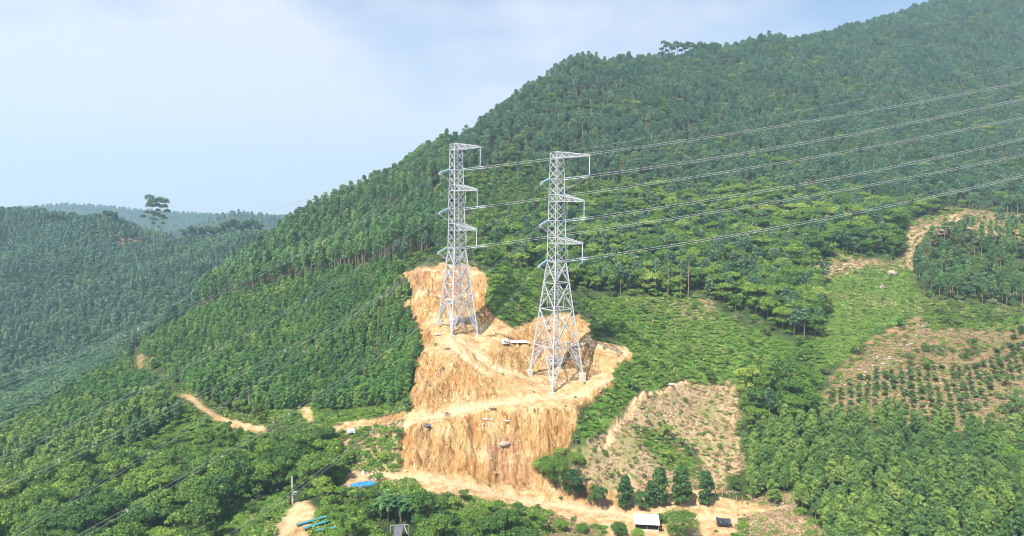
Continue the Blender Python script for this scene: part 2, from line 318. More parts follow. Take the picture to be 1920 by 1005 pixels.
M['slate'] = noisy('dark_sheet', (.07, .075, .10), (.13, .13, .16), 3, .6)

def ground_material():
    m = bpy.data.materials.new('hillside_ground'); m.use_nodes = True; nt = m.node_tree; N = nt.nodes; L = nt.links
    p = N['Principled BSDF']; p.inputs['Roughness'].default_value = .95; p.inputs['Specular IOR Level'].default_value = .15
    t = N.new('ShaderNodeTexCoord')
    def noise(scale, det=5, ro=.55, sc=(1, 1, 1), dist=0):
        mp = N.new('ShaderNodeMapping'); mp.inputs['Scale'].default_value = sc; L.new(t.outputs['Object'], mp.inputs['Vector'])
        q = N.new('ShaderNodeTexNoise'); q.inputs['Scale'].default_value = scale; q.inputs['Detail'].default_value = det; q.inputs['Roughness'].default_value = ro; q.inputs['Distortion'].default_value = dist
        L.new(mp.outputs[0], q.inputs['Vector']); return q.outputs['Fac']
    def ramp(f, *st):
        r = N.new('ShaderNodeValToRGB'); e = r.color_ramp.elements
        e[0].position, e[0].color = st[0][0], (*st[0][1], 1); e[1].position, e[1].color = st[1][0], (*st[1][1], 1)
        for q, c in st[2:]: k = e.new(q); k.color = (*c, 1)
        L.new(f, r.inputs[0]); return r.outputs[0]
    def mix(f, a, b, mode='MIX'):
        r = N.new('ShaderNodeMix'); r.data_type = 'RGBA'; r.blend_type = mode
        for s, k in ((f, 'Factor'), (a, 'A'), (b, 'B')):
            if isinstance(s, (int, float)): r.inputs[k].default_value = s
            elif isinstance(s, tuple): r.inputs[k].default_value = (*s, 1)
            else: L.new(s, r.inputs[k])
        return r.outputs['Result']
    def attr(k):
        a = N.new('ShaderNodeAttribute'); a.attribute_name = k; return a.outputs['Fac']
    def crisp(f, a, b):
        r = N.new('ShaderNodeMapRange'); r.inputs['From Min'].default_value = a; r.inputs['From Max'].default_value = b; L.new(f, r.inputs['Value']); return r.outputs[0]
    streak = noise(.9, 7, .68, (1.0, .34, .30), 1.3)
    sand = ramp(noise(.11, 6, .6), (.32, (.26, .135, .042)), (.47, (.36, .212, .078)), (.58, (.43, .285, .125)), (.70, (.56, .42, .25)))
    sand = mix(crisp(streak, .56, .68), sand, (.62, .46, .27)); sand = mix(crisp(streak, .46, .37), sand, (.16, .066, .02))  # pale soil streaks; the dark ones paint gully shadow lines into the earth colour
    s2 = noise(2.3, 6, .72, (1.0, .32, .28), .8); sand = mix(crisp(s2, .44, .36), sand, (.17, .075, .024)); sand = mix(crisp(s2, .60, .68), sand, (.64, .49, .29)); sand = mix(crisp(noise(.06, 4, .6), .56, .66), sand, mix(.5, sand, (.40, .17, .06)))  # finer streaks, the dark ones again gully shade put into the colour
    sand = mix(crisp(noise(.9, 4, .7), .62, .72), sand, (.62, .50, .34))
    flat = crisp(attr('steep'), .60, .34); sandf = ramp(noise(.35, 6, .65), (.34, (.34, .195, .075)), (.48, (.44, .29, .135)), (.6, (.55, .415, .24)), (.72, (.38, .23, .09)))
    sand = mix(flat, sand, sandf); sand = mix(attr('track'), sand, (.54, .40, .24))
    dry = ramp(noise(.9, 6, .72), (.34, (.13, .11, .045)), (.47, (.36, .26, .14)), (.6, (.46, .33, .22)), (.72, (.20, .21, .06)))
    dry = mix(crisp(noise(.09, 3), .52, .66), dry, mix(.5, dry, (.14, .20, .04)))
    grs = ramp(noise(.5, 6, .65), (.33, (.05, .10, .018)), (.46, (.075, .155, .022)), (.62, (.12, .205, .035)), (.76, (.30, .27, .11)))
    red = ramp(noise(.8, 6, .7), (.35, (.22, .10, .05)), (.55, (.42, .22, .12)), (.7, (.5, .34, .2)))
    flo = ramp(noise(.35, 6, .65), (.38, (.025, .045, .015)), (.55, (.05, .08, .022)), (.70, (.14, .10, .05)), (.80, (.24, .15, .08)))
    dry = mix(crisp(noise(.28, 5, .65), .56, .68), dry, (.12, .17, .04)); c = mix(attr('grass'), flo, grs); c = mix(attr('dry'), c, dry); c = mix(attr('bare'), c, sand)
    rf = N.new('ShaderNodeMath'); rf.operation = 'MULTIPLY'; L.new(crisp(noise(.3, 5, .6), .42, .6), rf.inputs[1]); L.new(attr('red'), rf.inputs[0]); c = mix(rf.outputs[0], c, red)
    ol = ramp(noise(.7, 6, .7), (.36, (.06, .085, .022)), (.5, (.14, .13, .045)), (.62, (.27, .19, .10)), (.74, (.40, .30, .19)))
    r2 = N.new('ShaderNodeMath'); r2.operation = 'MULTIPLY'; r2.inputs[1].default_value = .8; L.new(attr('olive'), r2.inputs[0]); c = mix(r2.outputs[0], c, ol)
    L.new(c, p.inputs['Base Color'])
    b = N.new('ShaderNodeBump'); b.inputs['Distance'].default_value = .55; b.inputs['Strength'].default_value = .8
    b2 = N.new('ShaderNodeBump'); b2.inputs['Distance'].default_value = .25; L.new(noise(2.2, 5, .7), b2.inputs['Height'])
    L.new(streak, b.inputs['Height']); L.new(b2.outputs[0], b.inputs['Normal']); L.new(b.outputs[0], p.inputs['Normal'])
    return m

# ------------------------------------------------------------------ the ground: one sheet to the horizon
def grid_mesh(name):
    me = bpy.data.meshes.new(name); nv = NX * NY
    co = np.stack([GX, GY, Z], -1).reshape(-1, 3); me.vertices.add(nv); me.vertices.foreach_set('co', co.ravel())
    a = (np.arange(NY - 1)[:, None] * NX + np.arange(NX - 1)[None, :]).ravel()
    q = np.stack([a, a + 1, a + NX + 1, a + NX], -1).ravel()
    nf = len(a); me.loops.add(nf * 4); me.loops.foreach_set('vertex_index', q); me.polygons.add(nf)
    me.polygons.foreach_set('loop_start', np.arange(nf) * 4); me.polygons.foreach_set('loop_total', np.full(nf, 4)); me.polygons.foreach_set('use_smooth', np.ones(nf, bool))
    me.update(); return me
TR = [[(858,632),(885,655),(930,688),(975,702),(1005,712)],[(842,640),(870,668),(915,700)],[(755,800),(850,770),(960,752),(1050,745),(1125,722),(1150,712)],[(1088,642),(1120,650),(1180,660)],
      [(650,895),(780,898),(900,915),(1000,940),(1100,955),(1250,965),(1400,975)],[(780,560),(840,557),(893,556)],[(775,510),(840,508),(895,512)],[(520,1005),(560,945)],[(1000,606),(1085,590)],[(1120,850),(1180,755),(1290,716)]]
tr = np.zeros(GX.shape)
for pl in TR:
    w3 = [find(*q) for q in pl]
    for a_, b_ in zip(w3[:-1], w3[1:]):
        ax, ay, bx, by = a_[0], a_[1], b_[0], b_[1]; L2 = (bx - ax) ** 2 + (by - ay) ** 2 + 1e-6
        tt = np.clip(((GX - ax) * (bx - ax) + (GY - ay) * (by - ay)) / L2, 0, 1); dd_ = np.hypot(GX - ax - tt * (bx - ax), GY - ay - tt * (by - ay)) + (fbm(GX / 3, GY / 3, 61) - .5) * 2.4
        wd_ = .8 if pl[0][0] in (780, 775, 1000) else 2.1
        tr = np.maximum(tr, np.clip((wd_ - dd_) / (.5 * wd_), 0, 1) * (.35 + .65 * (np.abs(dd_ - .9) > .28)))
Z = Z - tr * .25 - (tr > .5) * 0 - np.where((tr > .2) & (tr < .6), .18, 0) * bare_s
gm = grid_mesh('terrain')
U1, V1 = proj(GX, GY, Z)
for zn in ('bare', 'dry', 'grass', 'red', 'olive'):
    f = bare_s if zn == 'bare' else blur(zone(zn, GX, GY, U0, V0, 12).astype(float), 3)
    at_ = gm.attributes.new(zn, 'FLOAT', 'POINT'); at_.data.foreach_set('value', f.ravel().astype(np.float32))
for nm_, f in (('steep', np.clip(slope, 0, 2)), ('track', tr)):
    at_ = gm.attributes.new(nm_, 'FLOAT', 'POINT'); at_.data.foreach_set('value', f.ravel().astype(np.float32))
terrain = bpy.data.objects.new('terrain', gm); C.objects.link(terrain); gm.materials.append(ground_material())
terrain['kind'] = 'structure'

# ------------------------------------------------------------------ mesh helpers
class MB:
    def __init__(s): s.v = []; s.f = []; s.m = []; s.k = 0
    def add(s, vs, fs):
        o = len(s.v); s.v += [tuple(q) for q in vs]; s.f += [tuple(i + o for i in f) for f in fs]; s.m += [s.k] * len(fs)
    def bar(s, a, b, w, w2=None, h=None):
        a = Vector(a); b = Vector(b); d = b - a
        if d.length < 1e-5: return
        d.normalize(); up = Vector((0, 0, 1)) if abs(d.z) < .95 else Vector((1, 0, 0))
        p = d.cross(up).normalized(); q = p.cross(d); w2 = w if w2 is None else w2
        vs = []
        for c, ww in ((a, w), (b, w2)):
            hh = ww if h is None else h
            for sx, sy in ((-1, -1), (1, -1), (1, 1), (-1, 1)): vs.append(c + p * (sx * ww / 2) + q * (sy * hh / 2))
        s.add(vs, [(0, 1, 5, 4), (1, 2, 6, 5), (2, 3, 7, 6), (3, 0, 4, 7), (3, 2, 1, 0), (4, 5, 6, 7)])
    def box(s, c, size, rz=0, tilt=None):
        c = Vector(c); R = Matrix.Rotation(rz, 3, 'Z')
        if tilt: R = R @ Matrix.Rotation(tilt[0], 3, 'X') @ Matrix.Rotation(tilt[1], 3, 'Y')
        vs = [c + R @ Vector((sx * size[0] / 2, sy * size[1] / 2, sz * size[2] / 2)) for sz in (-1, 1) for sx, sy in ((-1, -1), (1, -1), (1, 1), (-1, 1))]
        s.add(vs, [(3, 2, 1, 0), (4, 5, 6, 7), (0, 1, 5, 4), (1, 2, 6, 5), (2, 3, 7, 6), (3, 0, 4, 7)])
    def tube(s, path, rad, n=6, cap=True):
        P = [Vector(q) for q in path]; o = len(s.v); m = len(P)
        for i, c in enumerate(P):
            d = (P[min(i + 1, m - 1)] - P[max(i - 1, 0)]).normalized(); up = Vector((0, 0, 1)) if abs(d.z) < .95 else Vector((1, 0, 0))
            p = d.cross(up).normalized(); q = p.cross(d); r = rad[i] if hasattr(rad, '__len__') else rad
            for k in range(n): a = 2 * math.pi * k / n; s.v.append(tuple(c + p * (r * math.cos(a)) + q * (r * math.sin(a))))
        for i in range(m - 1):
            for k in range(n):
                k2 = (k + 1) % n; s.f.append((o + i * n + k, o + i * n + k2, o + (i + 1) * n + k2, o + (i + 1) * n + k)); s.m.append(s.k)
        if cap:
            s.f.append(tuple(o + k for k in range(n))[::-1]); s.f.append(tuple(o + (m - 1) * n + k for k in range(n))); s.m += [s.k] * 2
    def mesh(s, name, *mats):
        me = bpy.data.meshes.new(name); me.from_pydata(s.v, [], s.f)
        for q in mats: me.materials.append(q)
        if len(mats) > 1: me.polygons.foreach_set('material_index', s.m)
        me.update(); return me
    def build(s, name, m, parent=None):
        o = bpy.data.objects.new(name, s.mesh(name, m)); C.objects.link(o)
        if parent: o.parent = parent
        return o
def link(name, me, parent=None):
    o = bpy.data.objects.new(name, me); C.objects.link(o)
    if parent: o.parent = parent
    return o
def thing(name, label, cat, loc=(0, 0, 0), rz=0, group=None):
    o = bpy.data.objects.new(name, None); o.empty_display_size = .5; C.objects.link(o); o.location = loc; o.rotation_euler = (0, 0, rz)
    o['label'] = label; o['category'] = cat
    if group: o['group'] = group
    return o
def tag(o, label, cat, group=None):
    o['label'] = label; o['category'] = cat
    if group: o['group'] = group
    return o

def leaves(blobs, per, size, rng, flat=1.0, droop=0.0):
    """leaf clumps spread through a crown: blobs = (x, y, z, rx, rz)"""
    B = np.array(blobs, float); k = rng.choice(len(B), len(B) * per, p=(B[:, 3] ** 2) / (B[:, 3] ** 2).sum()); b = B[k]; n = len(b)
    d = rng.normal(size=(n, 3)); d /= np.linalg.norm(d, axis=1)[:, None]; low = d[:, 2] < -.3; d[low, 2] *= -.6
    r = rng.uniform(.3, 1.08, n) ** .45
    c = b[:, :3] + d * r[:, None] * np.stack([b[:, 3], b[:, 3], b[:, 4]], -1)
    nm = d * 1.0 + rng.normal(size=(n, 3)) * .65 + np.array([0, 0, .35]); nm[:, 2] *= flat; nm /= np.linalg.norm(nm, axis=1)[:, None]
    a = np.cross(nm, rng.normal(size=(n, 3))); a /= np.linalg.norm(a, axis=1)[:, None]; t = np.cross(nm, a)
    s = size * rng.uniform(.55, 1.25, n)[:, None]; s2 = s * rng.uniform(.45, .8, n)[:, None]
    bend = nm * s * .18
    v = np.stack([c - a * s, c - t * s2 + bend, c + a * s, c + t * s2 + bend], 1)
    return v.reshape(-1, 3)
def leaf_mesh(name, m, verts):
    me = bpy.data.meshes.new(name); nv = len(verts); nf = nv // 4
    me.vertices.add(nv); me.vertices.foreach_set('co', np.asarray(verts, np.float32).ravel())
    me.loops.add(nv); me.loops.foreach_set('vertex_index', np.arange(nv)); me.polygons.add(nf)
    me.polygons.foreach_set('loop_start', np.arange(nf) * 4); me.polygons.foreach_set('loop_total', np.full(nf, 4)); me.update(); me.materials.append(m)
    return me

# ------------------------------------------------------------------ tree kinds: each gives (trunk mesh, crown mesh)
def kind_tall(seed, leafm, H=13., cw=2.4, base=.48, leaf=.42, per=34, nb=17, tr=.13, bark='bark'):
    r = np.random.default_rng(seed); rr = random.Random(seed); t = MB()
    lean = (rr.uniform(-.5, .5), rr.uniform(-.5, .5))
    t.tube([(lean[0] * f * f, lean[1] * f * f, H * f - .6 * (f == 0)) for f in (0, .3, .6, .92)], [tr * 1.3, tr, tr * .75, tr * .3], 6)
    bl = []
    for i in range(nb):
        f = (i + .5) / nb; z = H * (base + (1 - base) * f * .96); w = cw * math.sqrt(max(.04, 1 - ((f - .38) / .66) ** 2)) * rr.uniform(.6, 1)
        an = i * 2.4 + rr.uniform(-.5, .5); rb = cw * rr.uniform(.32, .5) * (1.0 - .2 * f)
        x = lean[0] * .8 + math.cos(an) * (w - rb * .5) * .75; y = lean[1] * .8 + math.sin(an) * (w - rb * .5) * .75
        bl.append((x, y, z, rb, rb * rr.uniform(.8, 1.15)))
        if i % 3 == 0: t.tube([(lean[0] * .5, lean[1] * .5, z - .9), (x, y, z)], [tr * .4, tr * .15], 4)
    bl.append((lean[0] * .9, lean[1] * .9, H * .93, cw * .5, cw * .42))
    return t.mesh('trunk', M[bark]), leaf_mesh('crown', leafm, leaves(bl, per, leaf, r))
def kind_round(seed, leafm, H=8., cw=3.6, base=.3, leaf=.38, per=60, nb=16, flat=1., squash=.8, bark='bark2', tr=.2, rbs=(.20, .34)):
    r = np.random.default_rng(seed); rr = random.Random(seed); t = MB()
    fork = H * base * 1.1; t.tube([(0, 0, -.6), (rr.uniform(-.1, .1), 0, fork * .5), (rr.uniform(-.2, .2), rr.uniform(-.2, .2), fork)], [tr * 1.2, tr, tr * .8], 7)
    bl = []
    for i in range(nb):
        f = rr.random(); an = i * 2.399 + rr.uniform(-.4, .4); ra = cw * math.sqrt((i + .3) / nb) * .82; rb = cw * rr.uniform(*rbs)
        zt = H * (base + (1 - base) * (.45 + .5 * math.sqrt(max(0, 1 - (ra / cw) ** 2)) * rr.uniform(.75, 1.1))) - rb * .3
        if i % 3 == 2: zt = H * (base + (1 - base) * rr.uniform(.15, .45))
        x, y = ra * math.cos(an), ra * math.sin(an); bl.append((x, y, zt, rb, rb * squash))
        if i % 2 == 0: t.tube([(0, 0, fork * .9), (x * .45, y * .45, (fork + zt) * .52), (x, y, zt)], [tr * .5, tr * .32, tr * .12], 5)
    return t.mesh('trunk', M[bark]), leaf_mesh('crown', leafm, leaves(bl, per, leaf, r, flat))
def kind_cone(seed, leafm, H=6., cw=1.7, leaf=.33, per=30, nb=14, base=.12, tr=.08, bark='bark'):
    r = np.random.default_rng(seed); rr = random.Random(seed); t = MB()
    t.tube([(0, 0, -.4), (0, 0, H * .5), (0, 0, H * .93)], [tr, tr * .8, tr * .3], 5); bl = []
    for i in range(nb):
        f = (i + .5) / nb; w = cw * (1 - f) ** .75 * (.55 + .45 * min(1, f * 4)); an = i * 2.4; rb = max(.22 * cw, w * rr.uniform(.45, .62))
        bl.append((math.cos(an) * (w * .5), math.sin(an) * (w * .5), H * (base + (1 - base) * f * .95), rb, rb * 1.1))
        if i % 3 == 0: t.tube([(0, 0, H * (base + (1 - base) * f) - .3), bl[-1][:3]], [tr * .4, tr * .2], 4)
    return t.mesh('trunk', M[bark]), leaf_mesh('crown', leafm, leaves(bl, per, leaf, r))
def kind_bush(seed, leafm, H=1.6, cw=1.5, leaf=.17, per=46, nb=7, squash=.8):
    r = np.random.default_rng(seed); rr = random.Random(seed); t = MB(); bl = []
    for i in range(nb):
        an = i * 2.4; ra = cw * math.sqrt(i / nb) * .8; rb = cw * rr.uniform(.3, .5); z = H * (.62 if i < 2 else rr.uniform(.3, .6))
        bl.append((ra * math.cos(an), ra * math.sin(an), z, rb, rb * squash))
        t.tube([(0, 0, -.3), (ra * math.cos(an) * .7, ra * math.sin(an) * .7, z)], [.04, .02], 4)
    return t.mesh('stem', M['bark2']), leaf_mesh('foliage', leafm, leaves(bl, per, leaf, r))

def joined(name, pair):
    """trunk and crown in one mesh, for the wood that reads as a mass"""
    tm, cm = pair; me = bpy.data.meshes.new(name); v = []; f = []; mi = []
    for k, q in enumerate((tm, cm)):
        o = len(v); v += [tuple(w.co) for w in q.vertices]; f += [tuple(i + o for i in p.vertices) for p in q.polygons]; mi += [k] * len(q.polygons)
    me.from_pydata(v, [], f); me.materials.append(tm.materials[0]); me.materials.append(cm.materials[0]); me.polygons.foreach_set('material_index', mi); me.update()
    return me
K = {
 'hill': [kind_tall(s, M['hill'], H=h, cw=w, base=b, leaf=l, per=p, nb=n_) for s, h, w, b, l, p, n_ in ((1, 11, 2.9, .48, .34, 44, 18), (2, 12, 2.7, .52, .34, 42, 17), (3, 9.5, 3.3, .42, .36, 44, 18), (4, 11.5, 2.5, .5, .33, 40, 16), (5, 11, 2.8, .58, .34, 30, 12), (6, 8.5, 2.7, .4, .34, 44, 15))],
 'euc': [kind_tall(s, M['euc'], H=h, cw=w, base=.52, leaf=.34, per=42) for s, h, w in ((11, 15, 2.5), (12, 16, 2.3), (13, 14, 2.7))],
 'leftwood': [kind_tall(s, M['leftwood'], H=h, cw=w, base=.3, leaf=.5, per=22) for s, h, w in ((21, 9, 2.9), (22, 10, 2.6), (23, 8, 3.1))],
 'plant': [kind_tall(s, M['plant'], H=h, cw=w, base=.25, leaf=.26, per=46, nb=15, tr=.07) for s, h, w in ((31, 6.6, 1.55), (32, 7.2, 1.45), (33, 6.0, 1.7))],
 'aca': [kind_tall(s, M['aca'], H=h, cw=w, base=.32, leaf=.2, per=80, nb=19, tr=.08) for s, h, w in ((41, 7, 1.9), (42, 6.4, 2.1), (43, 7.6, 1.8), (44, 6.8, 2.2))],
 'light': [kind_tall(s, M['aca'], H=h, cw=w, base=.2, leaf=.26, per=42, nb=14, tr=.07) for s, h, w in ((51, 5.6, 1.8), (52, 6.2, 1.7))],
 'tier': [kind_round(s, M['hill'], H=h, cw=w, base=.35, leaf=.36, per=45, nb=14, flat=3, squash=.35) for s, h, w in ((61, 6, 3.0), (62, 7, 3.4))],
 'broad': [kind_round(s, M['broad'], H=h, cw=w, base=.25, leaf=.25, per=150, nb=22, squash=1.0, rbs=(.24, .38)) for s, h, w in ((71, 9, 4.4), (72, 8, 3.8), (73, 10, 4.2), (74, 7, 3.6))],
 'brosm': [kind_round(s, M['broad'], H=h, cw=w, base=.2, leaf=.21, per=95, nb=15) for s, h, w in ((76, 5, 2.5), (77, 4.2, 2.2), (78, 6, 2.6))],
 'dark': [kind_round(81, M['dark'], H=5.4, cw=2.2, base=.1, leaf=.19, per=150, nb=16, squash=1.15, tr=.12, rbs=(.36, .52)), kind_tall(82, M['dark'], H=6.6, cw=2.0, base=.12, leaf=.19, per=130, nb=30, tr=.12), kind_round(83, M['dark'], H=4.4, cw=2.0, base=.1, leaf=.19, per=150, nb=14, squash=1.1, tr=.12, rbs=(.36, .52))],
 'sap': [kind_round(s, M['dark'], H=h, cw=w, base=.1, leaf=.15, per=50, nb=8, squash=1., tr=.03, rbs=(.4, .55)) for s, h, w in ((91, 1.7, .85), (92, 2.0, .8), (93, 1.4, .8))],
 'straw': [kind_bush(s, M['straw'], H=.45, cw=.7, leaf=.16, per=10, nb=5) for s in (131, 132)],
 'bush': [kind_bush(s, M['bush'], H=h, cw=w) for s, h, w in ((101, 1.6, 1.5), (102, 1.2, 1.7), (103, 2.0, 1.4))],
 'dbush': [kind_bush(s, M['dullbush'], H=h, cw=w) for s, h, w in ((104, 1.8, 1.5), (105, 2.6, 1.6))],
 'tuft': [kind_bush(s, M['tuft'], H=.5, cw=.6, leaf=.18, per=12, nb=5) for s in (111, 112)],
 'blos': [kind_bush(s, M['blossom'], H=.8, cw=.8, leaf=.2, per=8, nb=5) for s in (121,)],
}

# ------------------------------------------------------------------ where each plant stands
def visible(x, y, z, up):
    """how far below the line of sight the top of a plant lies (<= 0: in view)"""
    worst = np.full(x.shape, -1e9); top = z + up
    for f in np.linspace(.12, .985, 90):
        worst = np.maximum(worst, (ground(x * f, y * f) - (CZ + (top - CZ) * f)) / f)
    return worst
def spots(x0, x1, y0, y1, sp, jit=.38, seed=1, rows=None):
    r = np.random.default_rng(seed); a = np.arange(x0, x1, sp); b = np.arange(y0, y1, sp if rows is None else rows); X, Yy = np.meshgrid(a, b)
    X = X + (np.arange(len(b)) % 2)[:, None] * sp * .5 + r.uniform(-jit, jit, X.shape) * sp; Yy = Yy + r.uniform(-jit, jit, X.shape) * sp
    return X.ravel(), Yy.ravel()
def inz(polys, u, v, y):
    r = np.zeros(u.shape, bool)
    for poly, y0, y1 in polys: r |= inpoly(u, v, poly) & (y > y0) & (y < y1)
    return r
VZ = {
 'aca': [([(1395,870),(1400,840),(1440,800),(1540,790),(1700,800),(1830,815),(1930,800),(2200,800),(2300,1200),(1560,1200),(1535,980),(1400,940)],100,225)],
 'plant': [([(262,650),(300,618),(380,590),(470,560),(600,525),(745,505),(775,545),(765,600),(788,650),(775,735),(745,765),(640,775),(560,775),(440,775),(350,735),(280,700)],200,345)],
 'light': [([(-300,1010),(-300,900),(0,830),(110,765),(185,712),(255,670),(262,700),(340,745),(345,790),(240,845),(200,885),(60,925)],140,340)],
 'vine': [([(240,850),(345,785),(400,795),(500,818),(520,848),(480,880),(330,880),(220,885)],165,235)],
 'tier': [([(-300,960),(-300,800),(0,760),(120,700),(255,655),(258,670),(185,712),(110,765),(0,830)],225,380)],
 'broad': [([(-300,1300),(-300,980),(60,925),(210,888),(330,882),(480,882),(520,840),(600,800),(650,830),(655,900),(620,940),(600,948),(575,925),(545,925),(430,960),(380,1010),(380,1300)],100,215),
           ([(640,985),(700,990),(700,1100),(640,1100)],110,150),([(780,1000),(900,985),(980,1005),(1040,1030),(1000,1100),(780,1100)],100,160)],
 'edge': [([(1040,540),(1100,545),(1250,560),(1330,560),(1420,600),(1500,640),(1530,560),(1530,500),(1690,480),(1720,420),(1900,372),(1900,340),(1500,330),(1100,380),(900,460)],270,420),
          ([(1400,560),(1500,600),(1545,560),(1540,700),(1520,800),(1400,850),(1385,740),(1450,700),(1490,650)],185,320)],
 'euc': [([(375,620),(380,480),(560,380),(840,240),(840,500),(780,490),(740,505),(600,528),(470,566)],305,520)],
 'rtrees': [([(1715,560),(1730,440),(1920,450),(2200,450),(2200,640),(1920,600),(1790,620),(1745,590)],230,400),([(1840,800),(1880,720),(2100,690),(2100,800)],180,240),([(1690,690),(1700,660),(1830,640),(1830,680),(1800,700)],220,260)],
 'young': [([(840,480),(840,330),(900,300),(1000,330),(1250,350),(1250,430),(1100,420),(1040,540),(940,510),(900,490)],270,430)],
 'sap': [([(1550,780),(1560,740),(1640,700),(1700,690),(1840,690),(1920,615),(2050,615),(2050,700),(1870,720),(1830,800),(1700,800)],190,290)],
 'smallbot': [([(600,950),(650,918),(705,925),(715,985),(640,1010)],130,185),([(790,960),(900,950),(1040,990),(1000,1015),(780,1010)],130,185)],
 'bush': ZONES['grass'][1:3] + [ZONES['grass'][9], ZONES['grass'][7], ZONES['grass'][4], ZONES['grass'][5], ZONES['grass'][6], ZONES['grass'][8], ([(600,800),(750,800),(755,900),(650,900)],175,215), ([(1460,640),(1540,640),(1540,780),(1440,720)],190,280),([(1720,560),(2000,590),(2000,620),(1740,620)],220,330), ([(755,500),(745,520),(770,560),(750,575),(765,605),(785,640),(770,700),(745,690)],220,300)],
}
VIEWS = [(540,893,562,950,166),(552,966,632,1005,150),(650,899,722,914,177),(672,878,714,896,180),(702,922,792,985,156),(726,982,766,1005,150),(1052,890,1340,956,172),(1182,972,1222,1005,170),(1335,965,1380,1000,168),(458,733,476,782,200),(1220,470,1296,556,276),(276,650,292,664,300)]
for pl_ in ([(252,655),(262,690),(300,700),(338,738),(385,762),(430,788),(500,802),(540,800)],[(560,765),(590,792),(640,800),(700,792),(760,775)],[(655,905),(780,890),(900,915)],[(530,995),(570,938)],[(1120,850),(1180,755),(1290,716)]):
    for (a0, b0), (a1, b1) in zip(pl_[:-1], pl_[1:]):
        for f_ in np.linspace(0, 1, 7): a_ = a0 + (a1 - a0) * f_; b_ = b0 + (b1 - b0) * f_; VIEWS.append((a_ - 6, b_ - 5, a_ + 6, b_ + 4, find(a_, b_)[1] - .5) if a_ < 1000 else (a_ - 2, b_ - 3, a_ + 2, b_ + 2, find(a_, b_)[1] - .5))
def hides(x, y, z, h, w):
    """plants that would grow in front of what the survey saw"""
    ub, vb = proj(x, y, z); ut, vt = proj(x, y, z + h); r = np.zeros(x.shape, bool); wu = w * F / y
    for a0, b0, a1, b1, Y_ in VIEWS: r |= (ub + wu > a0) & (ub - wu < a1) & (vt < b1) & (vb > b0) & (y < Y_)
    return r
DIM = {'hill': (11, 2.2), 'euc': (14, 2.2), 'leftwood': (9, 2.5), 'plant': (6.4, 1.3), 'aca': (6.8, 1.8), 'light': (5.6, 1.5), 'tier': (5.5, 2.8), 'broad': (8.2, 3.8), 'brosm': (4.8, 2.2), 'dark': (6, 1.8), 'sap': (1.8, .8), 'bush': (1.3, 1.2), 'dbush': (1.8, 1.3), 'tuft': (.3, .4), 'straw': (.3, .4), 'blos': (.6, .6)}
PL = {k: [] for k in K}      # kind -> (x, y, z, scale, rotation)
def keepmask(x, y, u, v): return ~(zone('bare', x, y, u, v, 6))
x, y = spots(-640, 1000, 100, 1150, 4.4, seed=5)
z = ground(x, y); u, v = proj(x, y, z)
ok = (u > -260) & (u < 2180) & (v < 1350) & keepmask(x, y, u, v) & ~zone('dry', x, y, u, v, 10) & ~(inz(ZONES['grass'], u, v, y))
for kk in ('aca', 'plant', 'light', 'vine', 'broad', 'sap', 'bush', 'tier'): ok &= ~inz(VZ[kk], u, v, y)
x, y, z, u, v = (q[ok] for q in (x, y, z, u, v))
ok = visible(x, y, z, 12) < 14; x, y, z, u, v = (q[ok] for q in (x, y, z, u, v))
lft = (y > 360 + 0 * y) & (x < -.27 * y) & ((u < 560) & ~inz(VZ['euc'], u, v, y))
rnd = RNG.random(len(x)); cl = fbm(x / 25, y / 25, 77)
eu = inz(VZ['euc'], u, v, y); ed = inz(VZ['edge'], u, v, y); rt = inz(VZ['rtrees'], u, v, y); yo = inz(VZ['young'], u, v, y)
near = (y < 300) & ~eu & ~ed & ~rt & ~yo
def put(kind, mask, s0=.8, s1=1.2, X=None):
    XX, YY, ZZ = X if X is not None else (x, y, z)
    for a, b, c in zip(XX[mask], YY[mask], ZZ[mask]): PL[kind].append((a, b, c - .1, RNG.uniform(s0, s1), RNG.uniform(0, 6.28)))
put('leftwood', lft & (cl < .62)); put('tier', lft & (cl >= .62))
rest = ~lft & ~near
put('euc', rest & eu); put('euc', rest & rt & (rnd < .55), .65, .85); put('tier', rest & rt & (rnd >= .7), .8, 1.1)
put('broad', rest & ed & (rnd < .62), .7, 1.25); put('hill', rest & ed & (rnd > .7), .8, 1.1)
put('brosm', rest & yo & (rnd < .55), .7, 1.3); put('plant', rest & yo & (rnd > .55), .8, 1.3)
hs_ = rest & ~eu & ~ed & ~rt & ~yo; gap = fbm(x / 9, y / 9, 78) > .70
hs_ &= rnd > .05
put('hill', hs_ & (cl < .56) & ~gap, .6, 1.3); put('hill', hs_ & (cl >= .56) & ~gap & (rnd < .8), .5, .95); put('broad', hs_ & (gap | ((cl >= .56) & (rnd >= .8))), .5, 1.0); put('brosm', near & (rnd < .5) & ~((u > 590) & (u < 830) & (v > 850)), .5, 1.0)
def fill(kind, zn, sp, s0, s1, seed, frac=1., jit=.35, box=(-300, 420, 100, 450), extra=None):
    X, Y_ = spots(*box, sp, jit, seed); Zz = ground(X, Y_); uu, vv = proj(X, Y_, Zz)
    zz = VZ[zn] if isinstance(zn, str) else zn
    k = inz(zz, uu + (fbm(X / 5, Y_ / 5, 91) - .5) * 16, vv, Y_) & (np.random.default_rng(seed).random(len(X)) < frac)
    if extra is None: k &= keepmask(X, Y_, uu, vv)
    if extra == 'dryedge': eb = ground(X, Y_, dry_w); k = (eb > .15) & (eb < .7) & inz(zz, uu, vv, Y_) & keepmask(X, Y_, uu, vv)
    if extra == 'edge': eb = ground(X, Y_, bare_w); k |= inz(ZONES['bare'][:1], uu, vv, Y_); k &= (eb > .12) & (eb < .62) & ~((vv > 885) & (vv < 975) & (uu < 1500))
    k &= visible(X, Y_, Zz, 6) < 8
    put(kind, k, s0, s1, (X, Y_, Zz))
